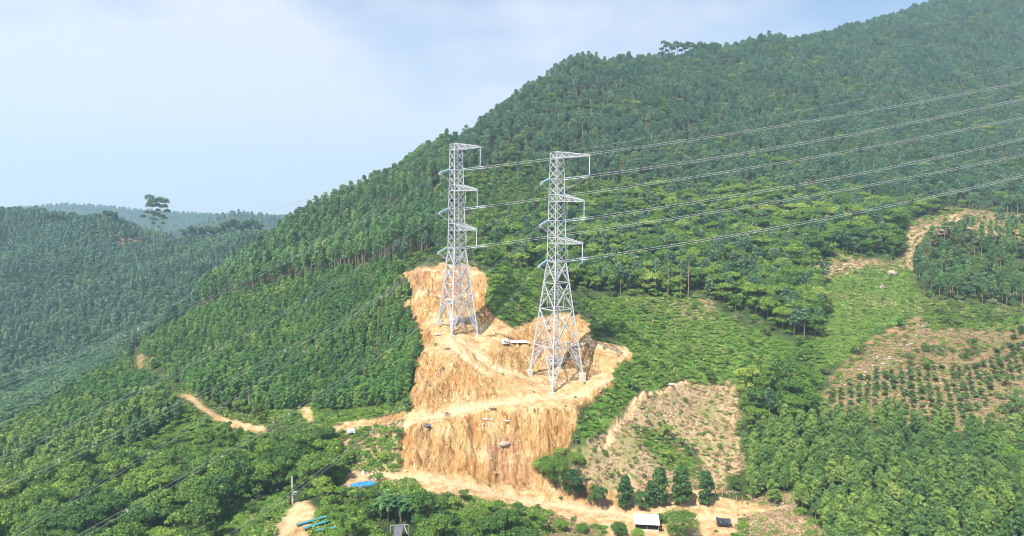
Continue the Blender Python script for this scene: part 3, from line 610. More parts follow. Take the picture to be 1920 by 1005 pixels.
fill('aca', 'aca', 3.3, .75, 1.2, 201); fill('plant', 'plant', 2.5, .75, 1.15, 202, jit=.25); fill('light', 'light', 2.3, .75, 1.15, 203)
fill('tier', 'tier', 3.6, .8, 1.2, 204); fill('broad', 'broad', 5.2, .6, 1.15, 205); fill('brosm', 'broad', 4.0, .6, 1.1, 206, .5)
fill('sap', 'sap', 2.9, .85, 1.45, 207, .93, .16)
fill('bush', 'bush', 1.5, .3, .95, 208, .85); fill('dbush', 'bush', 4.5, .5, 1.1, 209, .5); fill('tuft', 'bush', 1.5, .8, 2.2, 226, .6); fill('brosm', 'bush', 9, .5, .8, 210, .5)
fill('bush', 'young', 2.6, .9, 1.8, 211, .6); fill('bush', 'edge', 4.0, 1., 1.8, 212, .5); fill('bush', 'broad', 3, .8, 1.5, 213, .5)
fill('bush', 'aca', 5, .8, 1.3, 219, .3); fill('dbush', 'euc', 6, 1, 1.8, 220, .5); fill('dbush', 'rtrees', 4, 1, 1.8, 221, .6)
fill('tuft', [q for q in ZONES['dry']], 1.5, .6, 1.7, 214, .35); fill('tuft', [ZONES['grass'][0]], 1.2, .6, 1.8, 215, .7); fill('bush', [ZONES['grass'][0]], 3.0, .3, .7, 225, .5)
fill('dbush', [ZONES['dry'][1], ZONES['grass'][0], ZONES['dry'][2], ZONES['dry'][3]], 4, .4, .9, 216, .3); fill('bush', [ZONES['dry'][4], ZONES['dry'][6]], 2.5, .6, 1.2, 217, .6)
fill('blos', [([(1560,745),(1600,690),(1680,640),(1740,600),(1750,640),(1690,670),(1600,720)],200,300)], 2.2, .5, 1.2, 218, .3)
fill('brosm', 'smallbot', 3.2, .45, .8, 230, .9); fill('bush', 'smallbot', 2.2, .7, 1.2, 231, .7)
fill('straw', ZONES['dry'], 1.15, .5, 1.6, 240, .5); fill('straw', ZONES['bare'][1:3], 2, .5, 1.2, 241, .3); fill('tuft', 'sap', 1.6, .5, 1.2, 242, .25)
fill('bush', ZONES['green'], 1.4, .3, .7, 243, .9); fill('bush', ZONES['dry'][1:3], 1.6, .25, .8, 244, .45, extra='dryedge'); fill('dbush', ZONES['dry'][1:2], 3.2, .3, .8, 245, .5, extra='dryedge')
fill('straw', ZONES['weeds'], .9, .5, 1.5, 246, .6); fill('tuft', ZONES['weeds'], 1.2, .6, 1.6, 247, .5); fill('dbush', ZONES['weeds'], 3, .2, .5, 248, .4)
fill('bush', [([(325,715),(420,755),(520,775),(600,765),(740,760),(745,790),(600,812),(500,830),(400,800),(330,765)],185,260),([(250,655),(300,700),(345,735),(335,765),(290,735),(252,700)],215,330)], 1.35, .25, .5, 254, .85); fill('tuft', [([(325,715),(420,755),(520,775),(520,825),(400,800),(330,765)],185,260),([(250,655),(300,700),(345,735),(335,765),(252,700)],215,330)], 1.3, .8, 1.8, 255, .6)
fill('brosm', 'vine', 3.2, .45, .8, 252, .7); fill('bush', 'vine', 1.7, .7, 1.3, 253, .8)
fill('bush', ZONES['bare'][:1], 1.5, .3, .9, 250, .45, extra='edge'); fill('dbush', ZONES['bare'][:1], 2.6, .3, .8, 251, .4, extra='edge'); fill('dbush', ZONES['bare'][:1], 6.5, .25, .55, 252, .22, extra='onbare')
# blue hills far off
X, Y_ = spots(-2300, 300, 1300, 2500, 15, .4, 301); Zz = ground(X, Y_); uu, vv = proj(X, Y_, Zz)
k = (uu > -250) & (uu < 800) & (Zz > 30) & (visible(X, Y_, Zz, 10) < 15)
FARP = [(a, b, c, RNG.uniform(1.2, 1.9), RNG.uniform(0, 6.28)) for a, b, c in zip(X[k], Y_[k], Zz[k])]
SPARSE = []

# ------------------------------------------------------------------ wood and undergrowth that read as masses
def mass(name, label, cat, meshes, places):
    if not places: return None
    P = np.array(places); me = bpy.data.meshes.new(name); me.vertices.add(len(P)); me.vertices.foreach_set('co', P[:, :3].astype(np.float32).ravel())
    for nm, col in (('sc', P[:, 3]), ('rot', P[:, 4])):
        a = me.attributes.new(nm, 'FLOAT', 'POINT'); a.data.foreach_set('value', col.astype(np.float32))
    a = me.attributes.new('kind_index', 'INT', 'POINT'); a.data.foreach_set('value', RNG.integers(0, len(meshes), len(P)).astype(np.int32))
    me.update(); o = bpy.data.objects.new(name, me); C.objects.link(o)
    col = bpy.data.collections.new(name + '_kinds')
    for i, q in enumerate(meshes): col.objects.link(bpy.data.objects.new('%s_kind_%d' % (name, i), q))
    ng = bpy.data.node_groups.new(name, 'GeometryNodeTree')
    ng.interface.new_socket('Geometry', in_out='INPUT', socket_type='NodeSocketGeometry'); ng.interface.new_socket('Geometry', in_out='OUTPUT', socket_type='NodeSocketGeometry')
    N, L = ng.nodes, ng.links; gi = N.new('NodeGroupInput'); go = N.new('NodeGroupOutput'); ip = N.new('GeometryNodeInstanceOnPoints')
    ci = N.new('GeometryNodeCollectionInfo'); ci.inputs['Collection'].default_value = col; ci.inputs['Separate Children'].default_value = True; ci.inputs['Reset Children'].default_value = True
    def na(nm, ty):
        q = N.new('GeometryNodeInputNamedAttribute'); q.data_type = ty; q.inputs['Name'].default_value = nm; return [s for s in q.outputs if s.enabled and s.name == 'Attribute'][0]
    cx = N.new('ShaderNodeCombineXYZ'); L.new(na('rot', 'FLOAT'), cx.inputs['Z'])
    L.new(gi.outputs[0], ip.inputs['Points']); L.new(ci.outputs[0], ip.inputs['Instance']); ip.inputs['Pick Instance'].default_value = True
    L.new(na('kind_index', 'INT'), ip.inputs['Instance Index']); L.new(cx.outputs[0], ip.inputs['Rotation']); L.new(na('sc', 'FLOAT'), ip.inputs['Scale'])
    L.new(ip.outputs[0], go.inputs[0]); md = o.modifiers.new('scatter', 'NODES'); md.node_group = ng
    o['kind'] = 'stuff'; o['label'] = label; o['category'] = cat
    return o
def individuals(kind, name, label, cat, group, limit, pick=None, parts=('trunk', 'crown')):
    """the plants that show largest become things of their own; returns what is left over"""
    P = PL[kind]; A_ = np.array(P)
    uu, vv = proj(A_[:, 0], A_[:, 1], A_[:, 2] + 3); vis = visible(A_[:, 0], A_[:, 1], A_[:, 2], 4) < 0
    inn = (uu > 0) & (uu < 1920) & (vv > 0) & (vv < 1015) & vis & (pick(A_, uu, vv) if pick else True)
    sc = np.where(inn, A_[:, 3] / A_[:, 1], -1); order = [i for i in np.argsort(-sc)[:limit] if sc[i] > 0]
    vars_ = K[kind]
    for i in order:
        a, b, c, s, r = P[i]; tm, cm = vars_[i % len(vars_)]
        lb = label(a, b, uu[i], vv[i]) if callable(label) else (label, group)
        o = thing(name, lb[0], cat, (a, b, c), r, lb[1]); o.scale = (s, s, s)
        link(parts[0], tm, o); link(parts[1], cm, o)
    od = set(order); PL[kind] = [p for i, p in enumerate(P) if i not in od]

for kk, lst in PL.items():
    if lst:
        Q = np.array(lst); hd = hides(Q[:, 0], Q[:, 1], Q[:, 2], DIM[kk][0] * Q[:, 3], DIM[kk][1] * Q[:, 3] * .9); PL[kk] = [p for p, q in zip(lst, hd) if not q]
individuals('aca', 'acacia_tree', 'slim round-topped green plantation tree in the dense stand above the lower right corner', 'tree', 'plantation trees in the lower right stand', 290)
individuals('plant', 'eucalyptus_sapling', 'narrow young eucalyptus in the dense plantation left of the orange dig', 'tree', 'young eucalyptus plantation left of the dig', 290, lambda A_, u, v: u < 800)
individuals('light', 'young_acacia_tree', 'small yellowish-green plantation tree on the far left slope below the dirt path', 'tree', 'young trees on the left slope', 250)
individuals('broad', 'broadleaf_tree', lambda a, b, u, v: ('wide-crowned broadleaf tree in the dark wood at the lower left', 'broadleaf trees in the lower left wood') if u < 700 else (('broad bushy green tree in the thicket at the bottom edge below the orange road', 'trees of the bottom thicket') if u < 1100 else ('large dark green tree at the foot of the forested hill right of the towers', 'large trees at the foot of the hill')), 'tree', None, 260)
individuals('brosm', 'small_tree', lambda a, b, u, v: ('small rounded tree among the undergrowth near the bottom left', 'small trees at the lower left') if (u < 800 and v > 700) else ('small bright green tree on the open hillside behind the two pylons', 'small trees behind the pylons'), 'tree', None, 200)
individuals('sap', 'planted_sapling', 'tiny conical sapling planted in rows on the bare reddish slope at the right', 'sapling', 'saplings in rows on the reddish slope', 295, None)

mass('hillside_forest', 'dense eucalyptus forest covering the big hill behind the pylons', 'forest', [joined('hill_tree', q) for q in K['hill']], PL['hill'])
mass('tall_eucalyptus_forest', 'tall eucalyptus wood with bare pale trunks above the plantation', 'forest', [joined('tall_tree', q) for q in K['euc']], PL['euc'])
mass('valley_forest', 'hazy bluish green woodland on the far left hills', 'forest', [joined('valley_tree', q) for q in K['leftwood']], PL['leftwood'])
mass('layered_forest', 'dark layered acacia woodland on the left slope', 'forest', [joined('layered_tree', q) for q in K['tier']], PL['tier'])
mass('plantation_forest', 'dense young plantation beyond the nearest rows', 'forest', [joined('plantation_tree', q) for q in K['plant'] + K['light']], PL['plant'] + PL['light'])
mass('acacia_forest', 'acacia stand beyond the nearest trees at the lower right', 'forest', [joined('stand_tree', q) for q in K['aca']], PL['aca'])
mass('broadleaf_forest', 'broadleaf woodland at the foot of the hill', 'forest', [joined('broadleaf', q) for q in K['broad']], PL['broad'])
mass('thicket', 'thicket of small broadleaf trees', 'thicket', [joined('small_broadleaf', q) for q in K['brosm']], PL['brosm'])
mass('undergrowth', 'bright green scrub covering the slopes around the dig', 'undergrowth', [joined('scrub', q) for q in K['bush']], PL['bush'])
mass('scrub', 'dull green weedy scrub', 'scrub', [joined('weed', q) for q in K['dbush']], PL['dbush'])
mass('grass_tufts', 'grass tufts on the cleared slopes', 'grass', [joined('tuft', q) for q in K['tuft']], PL['tuft'])
mass('dry_stubble', 'pale dry stubble and cut brush on the cleared slopes', 'stubble', [joined('straw', q) for q in K['straw']], PL['straw'])
mass('white_blossom_scrub', 'pale flowering weeds on the reddish slope', 'flowers', [joined('blossom', q) for q in K['blos']], PL['blos'])
mass('distant_forest', 'forest on the blue hills on the horizon', 'forest', [joined('distant_tree', q) for q in K['leftwood'][:2]], FARP)
if PL['sap']: mass('sapling_rows', 'further saplings on the reddish slope', 'saplings', [joined('sapling', q) for q in K['sap']], PL['sap'])

#@@OBJECTS
# ------------------------------------------------------------------ pylons
def pylon(label, cx, cy, z_top, arms, attach, waist, hors, hw_top, hw_waist, slope_, ped):
    """arms: (z_top, z_bottom, z_tip, reach); attach: conductor levels; hors: horizontals of the splayed base; z relative to the drone"""
    z_ = lambda z: CZ + z
    root = thing('transmission_tower', label, 'pylon', (cx, cy, z_(waist) - 36))
    root.location.z = float(ground(cx, cy)); org = root.location.copy()
    ang = [math.radians(a) for a in (260, 350, 80, 170)]
    def hw(z): return hw_top + (hw_waist - hw_top) * (z_top - z) / (z_top - waist) if z >= waist else hw_waist + slope_ * (waist - z)
    def cor(k, z): return Vector((cx + hw(z) * math.cos(ang[k % 4]), cy + hw(z) * math.sin(ang[k % 4]), z_(z))) - org
    feet = []
    for k in range(4):
        z = hors[-1] - 6
        for _ in range(12):
            p = cor(k, z) + org; z = float(ground(p.x, p.y)) - CZ + ped[k] + 0.0
        feet.append(z)
        m = MB(); m.bar(cor(k, feet[k]), cor(k, waist), .42, .36); m.bar(cor(k, waist), cor(k, z_top), .30, .20); m.build('leg', M['steel'], root)
        f = MB(); c = cor(k, feet[k]); h = ped[k] + 1.2; f.box((c.x, c.y, c.z - h / 2), (1.7, 1.7, h), .35); f.box((c.x, c.y, c.z + .06), (1.0, 1.0, .1), .35); f.build('footing', M['concrete'], root)
    b = MB(); nU = 13; lv = [waist + (z_top - waist) * i / nU for i in range(nU + 1)]
    for i in range(nU):
        for k in range(4):
            b.bar(cor(k, lv[i]), cor(k + 1, lv[i + 1]), .15); b.bar(cor(k + 1, lv[i]), cor(k, lv[i + 1]), .15)
    for z in [z_top, waist] + [a[0] for a in arms] + [a[1] for a in arms] + list(attach):
        for k in range(4): b.bar(cor(k, z), cor(k + 1, z), .2)
        b.bar(cor(0, z), cor(2, z), .1); b.bar(cor(1, z), cor(3, z), .1)
    Lv = [waist] + list(hors)
    for i in range(len(Lv) - 1):
        a, c = Lv[i], Lv[i + 1]; mz = (a + c) / 2
        for k in range(4):
            A0, A1, B0, B1 = cor(k, a), cor(k + 1, a), cor(k, c), cor(k + 1, c)
            b.bar(A0, B1, .24); b.bar(A1, B0, .24); b.bar(B0, B1, .27)
            X = (A0 + A1 + B0 + B1) / 4
            t = hw(a) / (hw(a) + hw(c)); X = A0.lerp(B1, t); zx = X.z + org.z - CZ
            for kk in (k, k + 1):                       # redundant members from the crossing to the legs
                s_, e_ = (A0, B0) if kk == k else (A1, B1)
                b.bar(X, cor(kk, zx), .16)
                for q in (.5,):
                    up_ = s_.lerp(X, .5); dn = e_.lerp(X, .5)
                    b.bar(up_, cor(kk, up_.z + org.z - CZ), .15); b.bar(dn, cor(kk, dn.z + org.z - CZ), .15)
                    b.bar(up_, cor(kk, zx), .1); b.bar(dn, cor(kk, zx), .1)
            if c - a < -7: b.bar(X, (B0 + B1) / 2, .12)
    zb = hors[-1]
    for k in range(4):                                  # inner diaphragm
        b.bar((cor(k, zb) + cor(k + 1, zb)) / 2, (cor(k + 1, zb) + cor(k + 2, zb)) / 2, .16)
        b.bar(cor(k, zb + 1.1), cor(k + 1, zb + 1.1), .12)
    b.build('lattice_bracing', M['steel'], root)
    e = MB()                                            # leg extensions with their own lattice
    for k in range(4):
        for s_ in (1, -1):
            mid = (cor(k, zb) + cor(k + s_, zb)) / 2; ft = cor(k, feet[k]); e.bar(mid, ft, .24); top = cor(k, zb); n_ = 5
            for i in range(n_):
                t0, t1 = i / n_, (i + 1) / n_
                e.bar(mid.lerp(ft, t0), top.lerp(ft, t1), .16)
                e.bar(mid.lerp(ft, t1), top.lerp(ft, t1), .11)
                if i < 3: e.bar(top.lerp(mid, .5).lerp(ft, t0), mid.lerp(ft, t1), .08)
    e.build('base_lattice', M['steel'], root)
    nrm = Vector((math.cos(math.radians(305)), math.sin(math.radians(305)), 0)); lnR = Vector((.985, .115, .11)).normalized(); lnL = Vector((-.50, -.81, -.28)).normalized()
    yR, yL = [], []
    for (zt, zbm, ztip, reach), za in zip(arms, attach):
        a = MB(); T0, T1, B0, B1 = cor(0, zt), cor(1, zt), cor(0, zbm), cor(1, zbm); fc = (B0 + B1) / 2
        tip = Vector((cx, cy, z_(ztip))) - org + nrm * reach; side = (T1 - T0).normalized() * .35
        et, eb = tip + Vector((0, 0, .35)), tip
        C4 = [(T0, et - side), (T1, et + side), (B0, eb - side), (B1, eb + side)]
        for p, q in C4: a.bar(p, q, .24, .16)
        n_ = 8
        for i in range(n_):
            t0, t1 = i / n_, (i + 1) / n_; g0 = [p.lerp(q, t0) for p, q in C4]; g1 = [p.lerp(q, t1) for p, q in C4]
            for x0, x1 in ((0, 1), (2, 3), (0, 2), (1, 3)):
                a.bar(g0[x0 if i % 2 else x1], g1[x1 if i % 2 else x0], .11); a.bar(g1[x0], g1[x1], .09)
        a.build('cross_arm', M['steel'], root)
        def string(name, p, d, ln, m, r=.11, off=None):
            path = []; rad = []; nn = int(ln / .3)
            for i in range(nn * 2 + 1):
                path.append(p + d * (ln * i / (nn * 2))); rad.append(r * (1.25 if i % 2 else .6))
            s_ = MB(); s_.tube(path, rad, 8); return s_.build(name, m, root)
        dn = Vector((0, 0, -1)); string('jumper_insulator', tip, dn, 5.6, M['whiteins']); jb = tip + dn * 5.7
        if zt != arms[0][0]:
            rp = cor(1, zbm) + nrm * 1.2; string('jumper_insulator', rp, dn, 4.6, M['whiteins'], .08)
        br = cor(1, za); bl = cor(3, za); off = Vector((0, 0, .28))
        for sg in (1, -1):
            string('strain_insulator', br + off * sg, lnR, 6.6, M['whiteins'], .12); string('strain_insulator', bl + off * sg, lnL, 5.6, M['glassins'], .17)
        pr, pl = br + lnR * 6.8, bl + lnL * 5.8
        y_ = MB(); y_.box(pr, (.3, .15, 1.0)); y_.tube([pr + lnR * .5 + Vector((.45 * math.cos(t), 0, .45 * math.sin(t))) for t in np.linspace(0, 6.28, 13)], .08, 5); y_.build('yoke', M['steel'], root)
        y_ = MB(); y_.box(pl, (.3, .15, 1.0)); y_.tube([pl + Vector((.4 * math.cos(t), .2, .4 * math.sin(t))) for t in np.linspace(0, 6.28, 11)], .07, 5); y_.build('yoke', M['steel'], root)
        j = MB()                                        # jumper loop round the body
        fr = cor(0, za) + nrm * 2.5 + Vector((0, 0, -3.2))
        P3 = [pl, pl.lerp(fr, .5) + Vector((0, 0, -1.5)), fr, fr.lerp(jb, .5) + Vector((0, 0, -1.0)), jb, jb.lerp(pr, .5) + Vector((0, 0, -.8)), pr]
        def cat(ps, n_=6):
            out = []
            for i in range(len(ps) - 1):
                p0, p1, p2, p3 = ps[max(i - 1, 0)], ps[i], ps[i + 1], ps[min(i + 2, len(ps) - 1)]
                for q in range(n_):
                    t = q / n_; out.append(.5 * ((2 * p1) + (p2 - p0) * t + (2 * p0 - 5 * p1 + 4 * p2 - p3) * t * t + (3 * p1 - p0 - 3 * p2 + p3) * t ** 3))
            return out + [ps[-1]]
        pth = cat(P3)
        for sg in (.22, -.22): j.tube([q + Vector((0, 0, sg)) for q in pth], .05, 4)
        j.build('jumper_cable', M['cable'], root)
        yR.append(pr + org); yL.append(pl + org)
    return yR, yL, cor(1, z_top) + org, cor(3, z_top) + org
RYR, RYL, RTR, RTL = pylon('taller and nearer of the two steel lattice pylons, standing on the lower orange terrace', 14.7, 225, 19.9,
    [(19.9, 18.0, 17.6, 16.0), (6.2, 3.9, 3.7, 13.6), (-7.9, -9.9, -9.6, 13.0)], (11.2, -2.4, -15.6), -16, (-22.8, -31.5, -43.6), 2.2, 3.16, .155, (.3, 3.0, .8, 1.6))
LYR, LYL, LTR, LTL = pylon('shorter steel lattice pylon standing uphill in front of the stepped orange bank', -19.4, 239.5, 24.0,
    [(24.0, 22.0, 21.6, 15.6), (9.9, 7.8, 7.6, 13.6), (-3.6, -5.8, -5.6, 13.0)], (15.2, 1.6, -12.0), -12.4, (-18, -24.5, -31.2), 2.2, 3.2, .142, (.3, .6, .6, 2.2))

# ------------------------------------------------------------------ conductors
def wire_right(p0, vE, yE_dir, mid_drop, label, two=True, t_end=2.0, r=.048):
    d = Vector((158, 18, 0)); k = (.75 * p0.y - p0.x) / (d.x - .75 * d.y); pe = Vector(at(1920, vE, p0.y + d.y * k)); ds = pe - p0
    t = thing('power_line' if two else 'ground_wire', label, 'power line', tuple(p0), 0, None); pts_ = []
    for i in range(41):
        s_ = t_end * i / 40; q = ds * s_; q.z -= mid_drop * 4 * s_ * (1 - s_) * .9; pts_.append(q)
    for o_ in ((Vector((0, .0, .32)), Vector((0, .0, -.32))) if two else (Vector((0, 0, 0)),)):
        m = MB(); m.tube([q + o_ for q in pts_], r, 5, False); m.build('wire', M['cable'], t)
    if two:
        for s_ in (.32, .7, 1.2):
            q = ds * s_; q.z -= mid_drop * 4 * s_ * (1 - s_) * .9; m = MB(); m.box(q, (.1, .1, .75)); m.build('spacer', M['cable2'], t)
def wire_left(p0, obs, label, two=True, r=.026, yend=-60, matl='cable2'):
    R_ = .62; Ys, Zs, Ws = [p0.y], [p0.z], [30.]
    for u, v in obs:
        k = (u - 960) / F                               # X = k' Y with the camera pitch
        Y = (R_ * p0.y - p0.x) / (R_ - k) if abs(R_ - k) > 1e-6 else p0.y
        for _ in range(4):
            x_, y_, z_ = at(u, v, Y); k = x_ / y_; Y = (R_ * p0.y - p0.x) / (R_ - k)
        Ys.append(Y); Zs.append(at(u, v, Y)[2]); Ws.append(1.)
    Ys, Zs, Ws = map(np.array, (Ys, Zs, Ws)); co = np.polyfit(Ys - p0.y, Zs, 2 if len(Ys) > 2 else 1, w=Ws)
    if len(Ys) > 2 and co[0] < 0: co = np.concatenate([[0], np.polyfit(Ys - p0.y, Zs, 1, w=Ws)])
    t = thing('power_line' if two else 'ground_wire', label, 'power line', tuple(p0), 0, None); pts_ = []
    for Y in np.linspace(p0.y, yend, 50):
        pts_.append(Vector((-R_ * (p0.y - Y), Y - p0.y, float(np.polyval(co, Y - p0.y)) - p0.z)))
    pts_[0] = Vector((0, 0, 0))
    offs = (Vector((-.25, .15, .22)), Vector((.25, -.15, -.22))) if two else (Vector((0, 0, 0)),)
    for o_ in offs:
        m = MB(); m.tube([q + o_ for q in pts_], r, 5, False); m.build('wire', M[matl], t)
    if two:
        for Y in Ys[1:]:
            c = Vector((-R_ * (p0.y - Y), Y - p0.y, float(np.polyval(co, Y - p0.y)) - p0.z)); m = MB()
            for a, b_ in ((Vector((-.28, .16, .25)), Vector((.28, -.16, -.25))), (Vector((-.28, .16, -.25)), Vector((.28, -.16, .25)))): m.bar(c + a, c + b_, .07)
            m.build('spacer', M['cable'], t)
nm3 = ('top', 'middle', 'lowest')
for i, (p, v) in enumerate(zip(RYR, (185, 260, 330))): wire_right(p, v, 0, 2.0, 'twin grey cables rising to the right from the %s arm of the nearer taller pylon' % nm3[i])
for i, (p, v) in enumerate(zip(LYR, (154, 220, 290))): wire_right(p, v, 0, 2.2, 'twin grey cables rising to the right from the %s arm of the farther uphill pylon' % nm3[i])
wire_right(RTR, 124, 0, 1.0, 'thin single earth wire running right from the top of the nearer pylon', False, r=.02)
for i, (p, ob) in enumerate(zip(LYL, ([(558, 479), (259, 617)], [(574, 562), (269, 729)], [(570, 659), (279, 850)]))):
    wire_left(p, ob, 'twin cables descending to the left from the %s level of the farther uphill pylon' % nm3[i])
for i, (p, ob) in enumerate(zip(RYL, ([(714, 559), (535, 654), (111, 865)], [(918, 511), (542, 772), (238, 960)], [(959, 567), (749, 761), (549, 926)]))):
    wire_left(p, ob, 'twin cables descending to the left from the %s level of the nearer taller pylon' % nm3[i])
wire_left(LTL, [(720, 325), (500, 395)], 'thin single earth wire crossing the sky left of the farther pylon', False, .025)

# ------------------------------------------------------------------ things on the site
def on(u, v, **k): x, y, z = find(u, v, **k); return Vector((x, y, z))
def crumple(name, m, w, l, h, seed, parent=None, nx=14, ny=10, ends=0):
    rr = np.random.default_rng(seed); b = MB(); vs = []
    for j in range(ny + 1):
        for i in range(nx + 1):
            a, c = i / nx, j / ny; ex = 1 + .25 * (vnoise(np.array(a * 4 + seed), np.array(c * 4.), seed) - .5)
            vs.append(((a - .5) * w * float(ex), (c - .5) * l * float(ex) * (1 - ends * abs(a - .5)), h * (math.sin(math.pi * c) * math.sin(math.pi * a)) ** .4 * (.55 + .9 * rr.random()) + .06))
    fs = [(j * (nx + 1) + i, j * (nx + 1) + i + 1, (j + 1) * (nx + 1) + i + 1, (j + 1) * (nx + 1) + i) for j in range(ny) for i in range(nx)]
    b.add(vs, fs); low = len(b.v); b.add([(q[0], q[1], q[2] - .05) for q in vs], [tuple(reversed(f)) for f in fs])
    o = b.build(name, m, parent); return o
o = crumple('tarpaulin', M['white'], 9.5, 1.7, .7, 5, ends=.6); o.location = on(968, 643) + Vector((0, 0, .1)); o.rotation_euler = (0, 0, .12); tag(o, 'long crumpled white sheet lying on the orange earth between the two pylons', 'sheet')
t = thing('winch', 'small white machine with dark openings beside the crumpled white sheet between the pylons', 'machine', on(947, 646), .3)
m = MB(); m.box((0, 0, .95), (2.1, 1.5, 1.3)); m.box((.2, 0, 1.8), (1.2, 1.1, .5)); m.build('housing', M['white'], t)
m = MB(); m.box((-.2, -.78, 1.1), (.5, .08, .4)); m.box((.55, -.78, .8), (.6, .08, .35)); m.build('opening', M['black'], t)
m = MB(); m.box((0, 0, .18), (2.4, 1.7, .28)); m.build('skid', M['rust'], t)
p = on(928, 628); q = on(968, 641); t = thing('steel_boom', 'long dark steel boom lying slantwise above the white sheet between the pylons', 'boom', p); m = MB(); dd = q - p
for a in ((0, 0, .3), (0, .5, .3), (0, .25, .8)): m.bar(Vector(a), dd + Vector(a), .14)
for i in range(16): m.bar(dd * (i / 16) + Vector((0, .5 * (i % 2), .3)), dd * ((i + 1) / 16) + Vector((0, .25, .8)), .07)
m.build('lattice', M['rust'], t)
for lb, (u, v), n_, s_, mm in (('heap of pale timber and rags at the left end of the dark boom', (924, 630), 26, 1.5, 'timber'), ('scattered pale planks and rubble below the left pylon footing', (822, 628), 22, 1.6, 'white'),
                               ('broken pale boards lying on the slope under the left pylon', (836, 655), 14, 1.2, 'timber'), ('pile of weathered boards on the edge of the middle terrace road', (924, 768), 16, 1.6, 'bark2'),
                               ('dark brushwood on the left part of the middle terrace road', (838, 776), 14, 1.7, 'rust'), ('white bags and rags stuck halfway down the eroded face', (950, 794), 12, 1.0, 'white'),
                               ('grey bags strewn just under the terrace edge', (912, 788), 12, 1.1, 'white'), ('pale rubble sheets beside the winding track right of the pylons', (1258, 722), 10, 1.4, 'white'),
                               ('broken boards beside the right pylon footing', (1103, 712), 10, 1.2, 'timber'), ('dead branches heaped beside the black tent', (1382, 990), 26, 1.8, 'timber'), ('cut branches lying at the foot of the dry clearing', (1370, 925), 22, 2.4, 'timber')):
    o = thing('debris_pile', lb, 'debris', on(u, v)); m = MB()
    for i in range(n_):
        a = random.uniform(0, 6.28); r = random.uniform(0, s_); c = Vector((r * math.cos(a), r * math.sin(a) * .7, random.uniform(.1, .45))); d = Vector((random.uniform(-1, 1), random.uniform(-.6, .6), random.uniform(-.15, .25))) * random.uniform(.4, 1.1)
        m.bar(c - d, c + d, random.uniform(.08, .25), h=random.uniform(.05, .12))
    m.build('boards', M[mm], o)
# slabs slipped down the face
for lb, u, v, s_, mm in (('grey concrete slab slipped onto the eroded orange face', 947, 836, 1.4, 'rock'), ('dark uprooted stump near the upper left of the eroded face', 801, 801, .9, 'slate'),
                      ('heart-shaped bare grey boulder on the bright green meadow', 1673, 515, 2.4, 'rock'), ('small flat rock below the heart-shaped boulder', 1655, 540, 1.3, 'rock')):
    m = MB(); vs = []; R2 = random.Random(int(u))
    for j in range(6):
        for i in range(9):
            th = math.pi * (j + .5) / 6; ph = 2 * math.pi * i / 9; r = s_ * R2.uniform(.75, 1.15)
            vs.append((r * math.sin(th) * math.cos(ph) * 1.2, r * math.sin(th) * math.sin(ph) * .8, r * .6 * math.cos(th)))
    fs = [(j * 9 + i, (j + 1) * 9 + i, (j + 1) * 9 + (i + 1) % 9, j * 9 + (i + 1) % 9) for j in range(5) for i in range(9)] + [tuple(range(9)), tuple(range(45, 54))[::-1]]
    m.add(vs, fs); o = m.build('boulder', M[mm]); o.location = on(u, v, y1=500) + Vector((0, 0, s_ * .25)); tag(o, lb, 'boulder')
# loose stones along the dirt roads
R2 = random.Random(3); pr = []
for k in range(3):
    m = MB(); vs = [];
    for j in range(4):
        for i in range(7):
            th = math.pi * (j + .5) / 4; ph = 2 * math.pi * i / 7; r = R2.uniform(.7, 1.2); vs.append((r * math.sin(th) * math.cos(ph), r * math.sin(th) * math.sin(ph), r * .7 * math.cos(th)))
    m.add(vs, [(j * 7 + i, (j + 1) * 7 + i, (j + 1) * 7 + (i + 1) % 7, j * 7 + (i + 1) % 7) for j in range(3) for i in range(7)] + [tuple(range(7)), tuple(range(21, 28))[::-1]])
    pr.append(m.mesh('stone', M['stone']))
for i in range(150):
    if i < 80: u, v = R2.uniform(760, 1150), R2.uniform(640, 900)
    else: u = R2.uniform(800, 1500); v = 925 + (u - 800) * .05 + R2.uniform(-18, 35)
    q = on(u, v)
    if not bool(zone('bare', np.array([q.x]), np.array([q.y]), np.array([u * 1.]), np.array([v * 1.]), 5)[0]): continue
    o = link('stone', pr[i % 3]); s_ = R2.uniform(.15, .42); o.scale = (s_, s_, s_ * .8); o.location = q + Vector((0, 0, s_ * .2)); o.rotation_euler.z = R2.uniform(0, 6)
    tag(o, 'small pale stone lying loose on the orange earth of the dig or its road', 'stone', 'loose stones on the orange earth')
# rusty frame leaning beside the right pylon
t = thing('scaffold_panel', 'rusty square-paned steel lattice leaning behind the right footing of the nearer pylon', 'scaffold', on(1110, 706), -.3); m = MB()
for i in range(4): m.bar((-1.6 + i * 1.1, .3, 0), (-1.2 + i * 1.1, 1.0, 3.4), .16)
for j in range(3): m.bar((-1.6 + .2 * j, .3 + .35 * j, 1.7 * j + .05), (1.7 + .2 * j, .3 + .35 * j, 1.7 * j + .05), .16)
m.build('bars', M['rust'], t)
